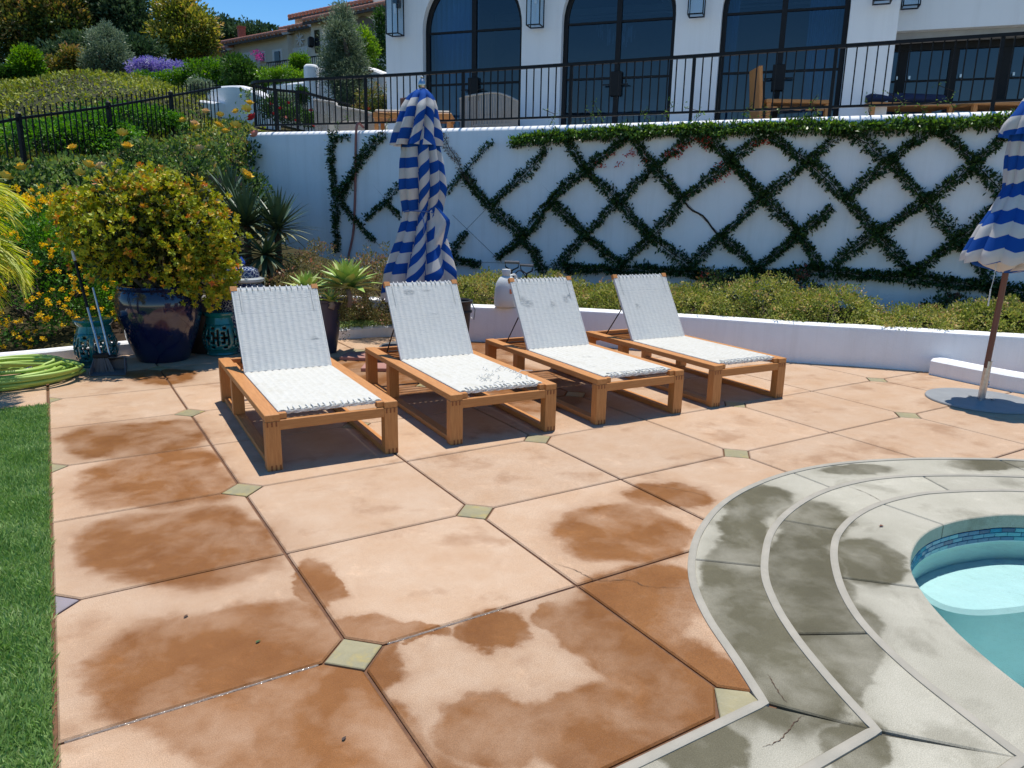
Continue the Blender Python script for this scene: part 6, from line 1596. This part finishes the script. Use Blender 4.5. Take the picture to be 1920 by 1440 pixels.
tree('hedge', 'bright clipped hedge at the left end of the terrace railing', 'hedge', [(510, 142, 20, 10), (535, 138, 18, 8), (560, 148, 14, 8)], 17.5, 'green', 130, 34, .05, cr=.12, trunk=False, bias=.1)
tree('olive_tree', 'tall grey-green olive tree behind the terrace railing', 'tree', [(643, 85, 30, 50), (640, 42, 17, 28), (662, 118, 26, 36), (622, 120, 22, 34), (652, 170, 32, 48), (646, 24, 9, 15)], 15.6, 'olive', 560, 46, .06, cr=.17, wr=.28, shell=.25)
tree('yellow_bush', 'yellow-green bush right behind the tall olive tree', 'bush', [(688, 95, 16, 28), (680, 70, 10, 18)], 17, 'green', 110, 34, .06, cr=.15, trunk=False, bias=.25)
tree('dark_shrub', 'small dark green shrub before the low white garden wall', 'bush', [(566, 178, 9, 12)], 15.2, 'hedge', 60, 34, .04, cr=.08, trunk=False)
tree('dark_shrub', 'dark climbing plant on the neighbour wall beside the white house', 'bush', [(715, 60, 8, 40), (712, 105, 10, 24), (708, 145, 8, 20)], 17.5, 'hedge', 110, 30, .07, cr=.14, trunk=False)
for (lb, lb_l, dep, cols, key) in (('red-flowered bush seen through the left end of the railing', [(520, 205, 26, 20), (560, 220, 26, 12), (590, 225, 22, 10)], 14.2, [(508, 197, 'red'), (526, 205, 'red'), (541, 195, 'red'), (556, 228, 'red'), (513, 215, 'red'), (583, 209, 'red'), (536, 222, 'pink'), (590, 238, 'red')], 'hedge'), ('autumn-coloured bush with one red rose by the house corner', [(700, 195, 26, 30), (722, 190, 12, 28), (690, 215, 24, 16)], 14.6, [(691, 206, 'red'), (692, 217, 'red')], 'rust')):
    t_ = tree('flowering_bush', lb, 'bush', lb_l, dep, key, 130, 30, .05, cr=.12, trunk=False)
    for bx, by, c_ in cols:
        q = at(bx, by, dep - .3); o = bpy.data.objects.new('bloom', ROSE[c_]); COL.objects.link(o); o.parent = t_; o.location = tuple(float(v) for v in (q - np.array(t_.location)))

# ================================================================= white garden walls behind the terrace
def strip_wall(name, label, pts, drop, th=.28):
    P = [at(a, b, c) for a, b, c in pts]; path = [(float(p[0]), float(p[1]), float(p[2])) for p in P]
    if len(path) > 2: path = smooth_path(path, 4)
    r_ = .05
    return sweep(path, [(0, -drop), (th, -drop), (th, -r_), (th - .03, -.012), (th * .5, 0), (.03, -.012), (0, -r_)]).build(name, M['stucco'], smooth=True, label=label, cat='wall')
strip_wall('garden_wall', 'white garden wall stepping down behind the olive tree', [(596, 126, 17.0), (640, 124, 16.8), (682, 124, 16.4), (700, 129, 16.2), (718, 136, 16.0)], 2.2)
strip_wall('garden_wall', 'low white garden wall left of the rounded pillar', [(500, 160, 17.6), (535, 155, 17.3), (574, 151, 17.0)], 1.6)
strip_wall('garden_wall', 'white curved garden wall above the fence end', [(388, 168, 18.6), (400, 162, 18.2), (439, 159, 17.6), (460, 164, 17.0), (476, 171, 16.4), (500, 182, 15.9)], 1.4)
strip_wall('garden_wall', 'low white wall seen through the fence pickets', [(338, 184, 18.6), (372, 187, 18.2), (403, 191, 17.8)], 1.0)
pc = at(583, 121, 16.9)
MB().lathe([(.165, -2.0), (.165, -.09), (.155, -.04), (.12, -.01), (.0, 0)], 24, sx=1.0, sy=1.0).build('garden_pillar', M['stucco'], smooth=True, loc=tuple(float(v) for v in pc), label='white rounded pillar at the end of the garden wall', cat='pillar')
tree('silver_groundcover', 'silvery ground cover spilling over the curved garden wall', 'plant', [(380, 160, 16, 10), (365, 166, 10, 8), (480, 180, 10, 14), (540, 185, 30, 8)], 16.8, 'olive', 130, 34, .05, cr=.12, trunk=False, bias=.15)

# ================================================================= neighbour house
M['beige'] = pm('beige_stucco', (.62, .58, .49), (.58, .54, .46), scale=2, rough=.9)
M['rtile'] = pm('terracotta_tile', (.42, .16, .10), (.50, .26, .19), scale=9, rough=.8)
M['mortar'] = pm('tile_mortar', (.62, .58, .53), rough=.9)
M['dark_glass'] = pm('dark_pane', (.02, .025, .03), rough=.1, spec=.6)
M['white_paint'] = pm('white_paint', (.74, .74, .72), rough=.6)
nb_o = at(520, 120, 34)
nb = thing('neighbour_house', 'beige neighbour house with terracotta tiled roofs up the hill', 'house', tuple(float(v) for v in nb_o))
NO = np.array(nb_o)
def seg(pxL, yL, pxR, yR, dep, drop, depth, name):
    a = at(pxL, yL, dep); rr = ray(pxR, yR); b = CAM + rr * (a[2] - CAM[2]) / rr[2]
    d_ = (b - a)[:2]; ln_ = np.linalg.norm(d_); d_ = d_ / ln_; nn_ = np.array([-d_[1], d_[0]])
    if nn_ @ (a[:2] - CAM[:2]) < 0: nn_ = -nn_
    A = a - NO; D3 = np.array([d_[0], d_[1], 0]); N3 = np.array([nn_[0], nn_[1], 0])
    ov = .35
    def P3(s, bk, z): q = A + D3 * s + N3 * (bk + ov) + np.array([0, 0, z]); return tuple(q)
    mb = MB().add([P3(.1, 0, -drop), P3(ln_ - .1, 0, -drop), P3(ln_ - .1, 0, 0), P3(.1, 0, 0), P3(.1, depth, -drop), P3(ln_ - .1, depth, -drop), P3(ln_ - .1, depth, 0), P3(.1, depth, 0)], [(0, 1, 2, 3), (1, 5, 6, 2), (4, 0, 3, 7), (5, 4, 7, 6)])
    wl_ = mb.build('wall', M['beige'], nb)
    rf = MB(); sl_ = .30
    V = [P3(0, -ov, 0), P3(ln_, -ov, 0), P3(ln_, depth, (depth + ov) * sl_), P3(0, depth, (depth + ov) * sl_)]
    rf.add(V + [(x, y, z - .10) for x, y, z in V], [(0, 1, 2, 3), (7, 6, 5, 4), (0, 4, 5, 1), (1, 5, 6, 2), (3, 7, 4, 0)])
    rf = rf.build('roof', M['mortar'], nb)
    tl_ = MB(); k = int(ln_ / .27)
    for i in range(k):
        s = (i + .5) * ln_ / k
        p0, p1 = Vector(P3(s, -ov - .06, .03)), Vector(P3(s, depth * .8, .05 + depth * .8 * sl_))
        tl_.tube([p0, p0 + (p1 - p0) * .5, p1], .095, 8)
    tl_.build('roof_tiles', M['rtile'], rf, smooth='all', kind='stuff')
    MB().bar(P3(0, -ov + .02, -.09), P3(ln_, -ov + .02, -.09), .06, .10).build('gutter', pm('gutter_dark', (.06, .045, .04), rough=.6), rf)
    def onp(px, py, bk=-.03):
        o_ = (a + N3 * (ov + bk)); r_ = ray(px, py); t__ = ((o_ - CAM) @ N3) / (r_ @ N3); return CAM + t__ * r_ - NO
    def window(x0, y0, x1, y1, white=True, fill='dark_glass'):
        f_ = MB(); c0_, c1_ = onp(x0, y0), onp(x1, y0); zt = c0_[2]; zb = onp(x0, y1)[2]
        f_.bar((c0_[0], c0_[1], (zt + zb) / 2), (c1_[0], c1_[1], (zt + zb) / 2), .06, abs(zt - zb))
        w_ = f_.build('window', M['white_paint'] if white else M[fill], nb)
        if white and fill:
            mx_ = (x1 - x0) * .22; my_ = (y1 - y0) * .12; c0_, c1_ = onp(x0 + mx_, y0 + my_, -.08), onp(x1 - mx_, y0 + my_, -.08); zt = c0_[2]; zb = onp(x0 + mx_, y1 - my_, -.08)[2]
            MB().bar((c0_[0], c0_[1], (zt + zb) / 2), (c1_[0], c1_[1], (zt + zb) / 2), .05, abs(zt - zb)).build('pane', M[fill], w_)
    return window, onp
wA, oA = seg(335, 107, 424, 91, 38, 2.5, 4, 'a')
wB, oB = seg(415, 82, 529, 61, 36, 3.0, 5, 'b')
wB(455, 100, 478, 120, True, None); wB(484, 98, 497, 118); wB(511, 94, 528, 122)
wC, oC = seg(523, 57, 578, 46, 34, 3.4, 4, 'c')
wC(535, 96, 547, 120); wC(549, 91, 577, 106, True, None)
wD, oD = seg(567, 40, 726, 7, 31.5, 5, 5, 'd')
wD(590, 57, 598, 100, False); 
wE, oE = seg(540, 33, 700, 0, 38, 2.5, 5, 'e')
# arched loggia, star ornament, lantern, chimney
q = oD(682, 60); ar_ = MB(); c_ = np.array(q)
q2 = np.array(oD(664, 60)); q3 = np.array(oD(701, 60)); dv = (q3 - q2); hw_ = np.linalg.norm(dv) / 2; dv = dv / np.linalg.norm(dv)
zb = -2.2; zt = .25
vv = [tuple(c_ + dv * x + np.array([0, 0, z])) for x, z in [(-hw_, zb), (hw_, zb), (hw_, zt)] + [(hw_ * math.cos(PI * k / 12), zt + .35 * math.sin(PI * k / 12)) for k in range(1, 12)] + [(-hw_, zt)]]
fr_ = MB().add(vv, [tuple(range(len(vv)))]).build('loggia_arch_shade', pm('loggia_shade', (.16, .14, .115), rough=.9), nb)  # flat dark sheet, the shade inside the loggia is only its colour
sq = np.array(oC(562, 74, -.1)); st_ = MB()
for k in range(8):
    a = k * PI / 4; st_.bar(tuple(sq), tuple(sq + dv * .28 * math.cos(a) + np.array([0, 0, .28 * math.sin(a)])), .05, .05)
st_.build('star_ornament', M['white_paint'], nb)
lq = np.array(oD(583, 79, -.2)); MB().box(tuple(lq), (.22, .22, .42), ch=.05).build('porch_lantern', M['black'], nb)
cq = np.array(at(453, 62, 38)) - NO; ch_ = MB().box(tuple(cq), (.34, .34, .5)); ch_.box((cq[0], cq[1], cq[2] + .27), (.4, .4, .07)); ch_.build('chimney', pm('chimney_brick', (.28, .09, .06), (.22, .07, .05), scale=12, rough=.9), nb)
rl_ = thing('balcony_rail', 'small black balcony rail before the neighbour windows', 'railing', tuple(float(v) for v in at(524, 136, 27)))
r0, r1 = at(500, 118, 27) - np.array(rl_.location), at(600, 100, 25.5) - np.array(rl_.location)
r1[2] = r0[2]
MB().bar(r0, r1, .04, .04).build('top_rail', M['black'], rl_)
for k in range(30):
    p = r0 + (r1 - r0) * k / 29; MB().box((p[0], p[1], p[2] - .4), (.02, .02, .8)).build('baluster', M['black'], rl_)

# ================================================================= terrace furniture
M['rope'] = pm('grey_rope', (.40, .37, .34), (.33, .31, .28), scale=20, rough=.85)
M['cushion'] = pm('cream_cushion', (.62, .56, .46), (.56, .50, .41), scale=4, rough=.9)
def rope_seat(label, outline, dep0, dep1, nm='rope_chair'):
    """curved rope back: outline is (px, ytop) along the back, depth runs dep0 -> dep1"""
    k = len(outline); P = [at(px, py, dep0 + (dep1 - dep0) * i / (k - 1)) for i, (px, py) in enumerate(outline)]
    o = np.array([np.mean([p[0] for p in P]), np.mean([p[1] for p in P]), FZ])
    t_ = thing(nm, label, 'chair', tuple(o), 0, group='rope lounge chairs on the terrace')
    path = smooth_path([tuple(p - o) for p in P], 8)
    MB().tube(path, .018, 8).build('top_frame', M['rope'], t_, smooth='all')
    low = [(x, y, .12) for x, y, z in path]; MB().tube(low, .018, 8).build('bottom_frame', M['rope'], t_, smooth='all')
    d = arcpos(path); n_ = int(d[-1] / .028); co = MB()
    for i in range(n_):
        s = (i + .5) * d[-1] / n_; p = [float(np.interp(s, d, [q[j] for q in path])) for j in range(3)]
        co.tube([p, (p[0], p[1], .12)], .0095, 5, caps=False)
    co.build('rope_back', M['rope'], t_, kind='stuff')
    fx, fy = -.5236 * .8, -.8518 * .8
    cx = np.mean([q[0] for q in path]); cy = np.mean([q[1] for q in path])
    MB().box((cx + HB[0] * .45, cy + HB[1] * .45, .22), (.75, .65, .22), rz=HRZ, ch=.04).build('seat_cushion', M['cushion'], t_, smooth=True)
    for a in (0, -1):
        p = path[a]; MB().box((p[0], p[1], .06), (.05, .05, .12)).build('leg', M['teak'], t_)
    return t_
rope_seat('grey rope-backed lounge chair before the first arched door', [(860, 232), (862, 185), (878, 180), (925, 174), (952, 180), (972, 190), (974, 232)][1:-1], 12.8, 12.4)
rope_seat('long grey rope-backed sofa behind the left part of the railing', [(588, 187), (628, 193), (634, 200), (668, 206), (703, 214)], 13.0, 12.3, 'rope_sofa')
def wood_box(name, label, cat, px0, px1, py, dep, h, d_, extra=None, mt='teak_x'):
    a, b = at(px0, py, dep), at(px1, py, dep); a[2] = b[2] = (a[2] + b[2]) / 2; zt = float(a[2]) - FZ
    mid = (a + b) / 2; w_ = float(np.linalg.norm((b - a)[:2])); rz = math.atan2(b[1] - a[1], b[0] - a[0])
    t_ = thing(name, label, cat, (float(mid[0]), float(mid[1]), FZ), rz)
    MB().box((0, 0, zt - h / 2), (w_, d_, h), ch=.008).build('top', M[mt], t_)
    for sx in (-1, 1):
        for sy in (-1, 1): MB().box((sx * (w_ / 2 - .05), sy * (d_ / 2 - .05), (zt - h) / 2), (.06, .06, zt - h)).build('leg', M['teak'], t_)
    return t_, w_, zt
t_, w_, zt = wood_box('coffee_table', 'wooden terrace table with a pale top left of the first umbrella', 'table', 706, 850, 216, 12.4, .09, .7)
MB().box((0, 0, zt + .02), (w_ - .06, .62, .05), ch=.015).build('seat_pad', M['cushion'], t_)
t_, w_, zt = wood_box('wooden_chair', 'wooden terrace armchair with a slanting back before the third arched door', 'chair', 1426, 1545, 191, 11.7, .06, .6)
MB().bar((-w_ / 2 - .02, 0, .05), (-w_ / 2 - .12, 0, zt + .48), .05, .5, up=(0, 1, 0)).build('backrest', M['teak'], t_)
for k in range(5): MB().box((-w_ / 2 + .12 + k * .18, -.31, zt - .14), (.10, .02, .05)).build('slat', M['teak_x'], t_)
t_, w_, zt = wood_box('navy_lounger', 'terrace lounger under a rounded navy cushion behind the railing', 'lounger', 1614, 1768, 198, 11.6, .05, .7)
MB().lathe([(0, -w_ / 2), (.07, -w_ / 2 + .01), (.10, -w_ / 2 + .08), (.11, 0), (.10, w_ / 2 - .08), (.07, w_ / 2 - .01), (0, w_ / 2)], 20, (0, 0, zt + .07), M=Matrix.Rotation(R(90), 3, 'Y'), sx=1, sy=2.2).build('cushion', pm('navy_cloth', (.015, .022, .06), (.02, .03, .075), rough=.9), t_, smooth=True)
t_, w_, zt = wood_box('wooden_lounger', 'wooden terrace lounger at the far right behind the railing', 'lounger', 1800, 1960, 196, 11.3, .06, .7)
MB().bar((w_ * .05, 0, zt), (w_ * .5, 0, zt + .16), .62, .05, up=(0, 0, 1)).build('backrest', M['teak_x'], t_)
uq = at(1945, 40, 11.8)
tu = thing('terrace_umbrella', 'edge of a striped umbrella at the top right above the terrace', 'umbrella', (float(uq[0]), float(uq[1]), FZ))
zt = float(uq[2]) - FZ
me = bpy.data.meshes.new('canopy'); vs = [(0, 0, zt + .55)] + [(r_ * math.cos(2 * PI * i / 8), r_ * math.sin(2 * PI * i / 8), zt + .55 - .32 * r_) for r_ in (.25, .5, .62) for i in range(8)]
fs = [(0, 1 + i, 1 + (i + 1) % 8) for i in range(8)] + [(1 + j * 8 + i, 9 + j * 8 + i, 9 + j * 8 + (i + 1) % 8, 1 + j * 8 + (i + 1) % 8) for j in range(2) for i in range(8)]
vs = [(x * .9, y * .9, z - .42) for x, y, z in vs]
me.from_pydata(vs, [], fs); me.update(); a_ = me.attributes.new('st', 'FLOAT', 'POINT'); a_.data.foreach_set('value', np.array([0] + [.1, .1, .1, .1, .1, .1, .1, .1] + [.2] * 8 + [.3] * 8, np.float32))
obj('canopy', me, M['stripe'], tu); MB().tube([(0, 0, 0), (0, 0, zt + .12)], .02, 10).build('pole', M['bronze_pole'], tu)

for k, (px, py, sz, lb) in enumerate(((352, 1153, .022, 'tiny dry brown leaf on the stained slab left of the nearest inlay'), (480, 1205, .02, 'tiny green leaf scrap on the stained slab at left'), (642, 1388, .018, 'tiny dark leaf scrap on the paving at the bottom'), (1655, 985, .03, 'small reddish leaf scrap on the pool coping'))):
    q = gnd(px, py, .004); mb = MB(); blade(mb, (0, 0, 0), rg.uniform(0, 6), R(5), sz, sz * .5, R(10), k=4, chan=.12)
    mb.build('fallen_leaf', pm('dry_leaf_%s' % 'abcd'[k], [(.12, .06, .03), (.05, .09, .02), (.06, .035, .025), (.16, .06, .03)][k], rough=.7), None, smooth='all', loc=(float(q[0]), float(q[1]), .005), label=lb, cat='leaf')
# ================================================================= water standing in the open joints
mt, n, b = newmat('joint_water'); b.inputs['Base Color'].default_value = (.25, .19, .14, 1); b.inputs['Roughness'].default_value = .06; b.inputs['Specular IOR Level'].default_value = .8
tc = N(n, 'ShaderNodeNewGeometry'); no = N(n, 'ShaderNodeTexNoise', i_Scale=130.0, i_Detail=2.0); L(n, tc.outputs['Position'], no.inputs['Vector'])
bp = N(n, 'ShaderNodeBump', i_Strength=.8, i_Distance=.01); L(n, no.outputs[0], bp.inputs['Height']); L(n, bp.outputs[0], b.inputs['Normal'])
for (a, b_) in (((-.90, 0), (-.13, 0)), ((.13, 0), (.62, 0))):
    MB().tube([(a[0] + (b_[0] - a[0]) * t, .0008 * math.sin(t * 50), -.0085) for t in np.linspace(0, 1, 60)], .0075, 8).build('joint_water', mt, patio, smooth='all')
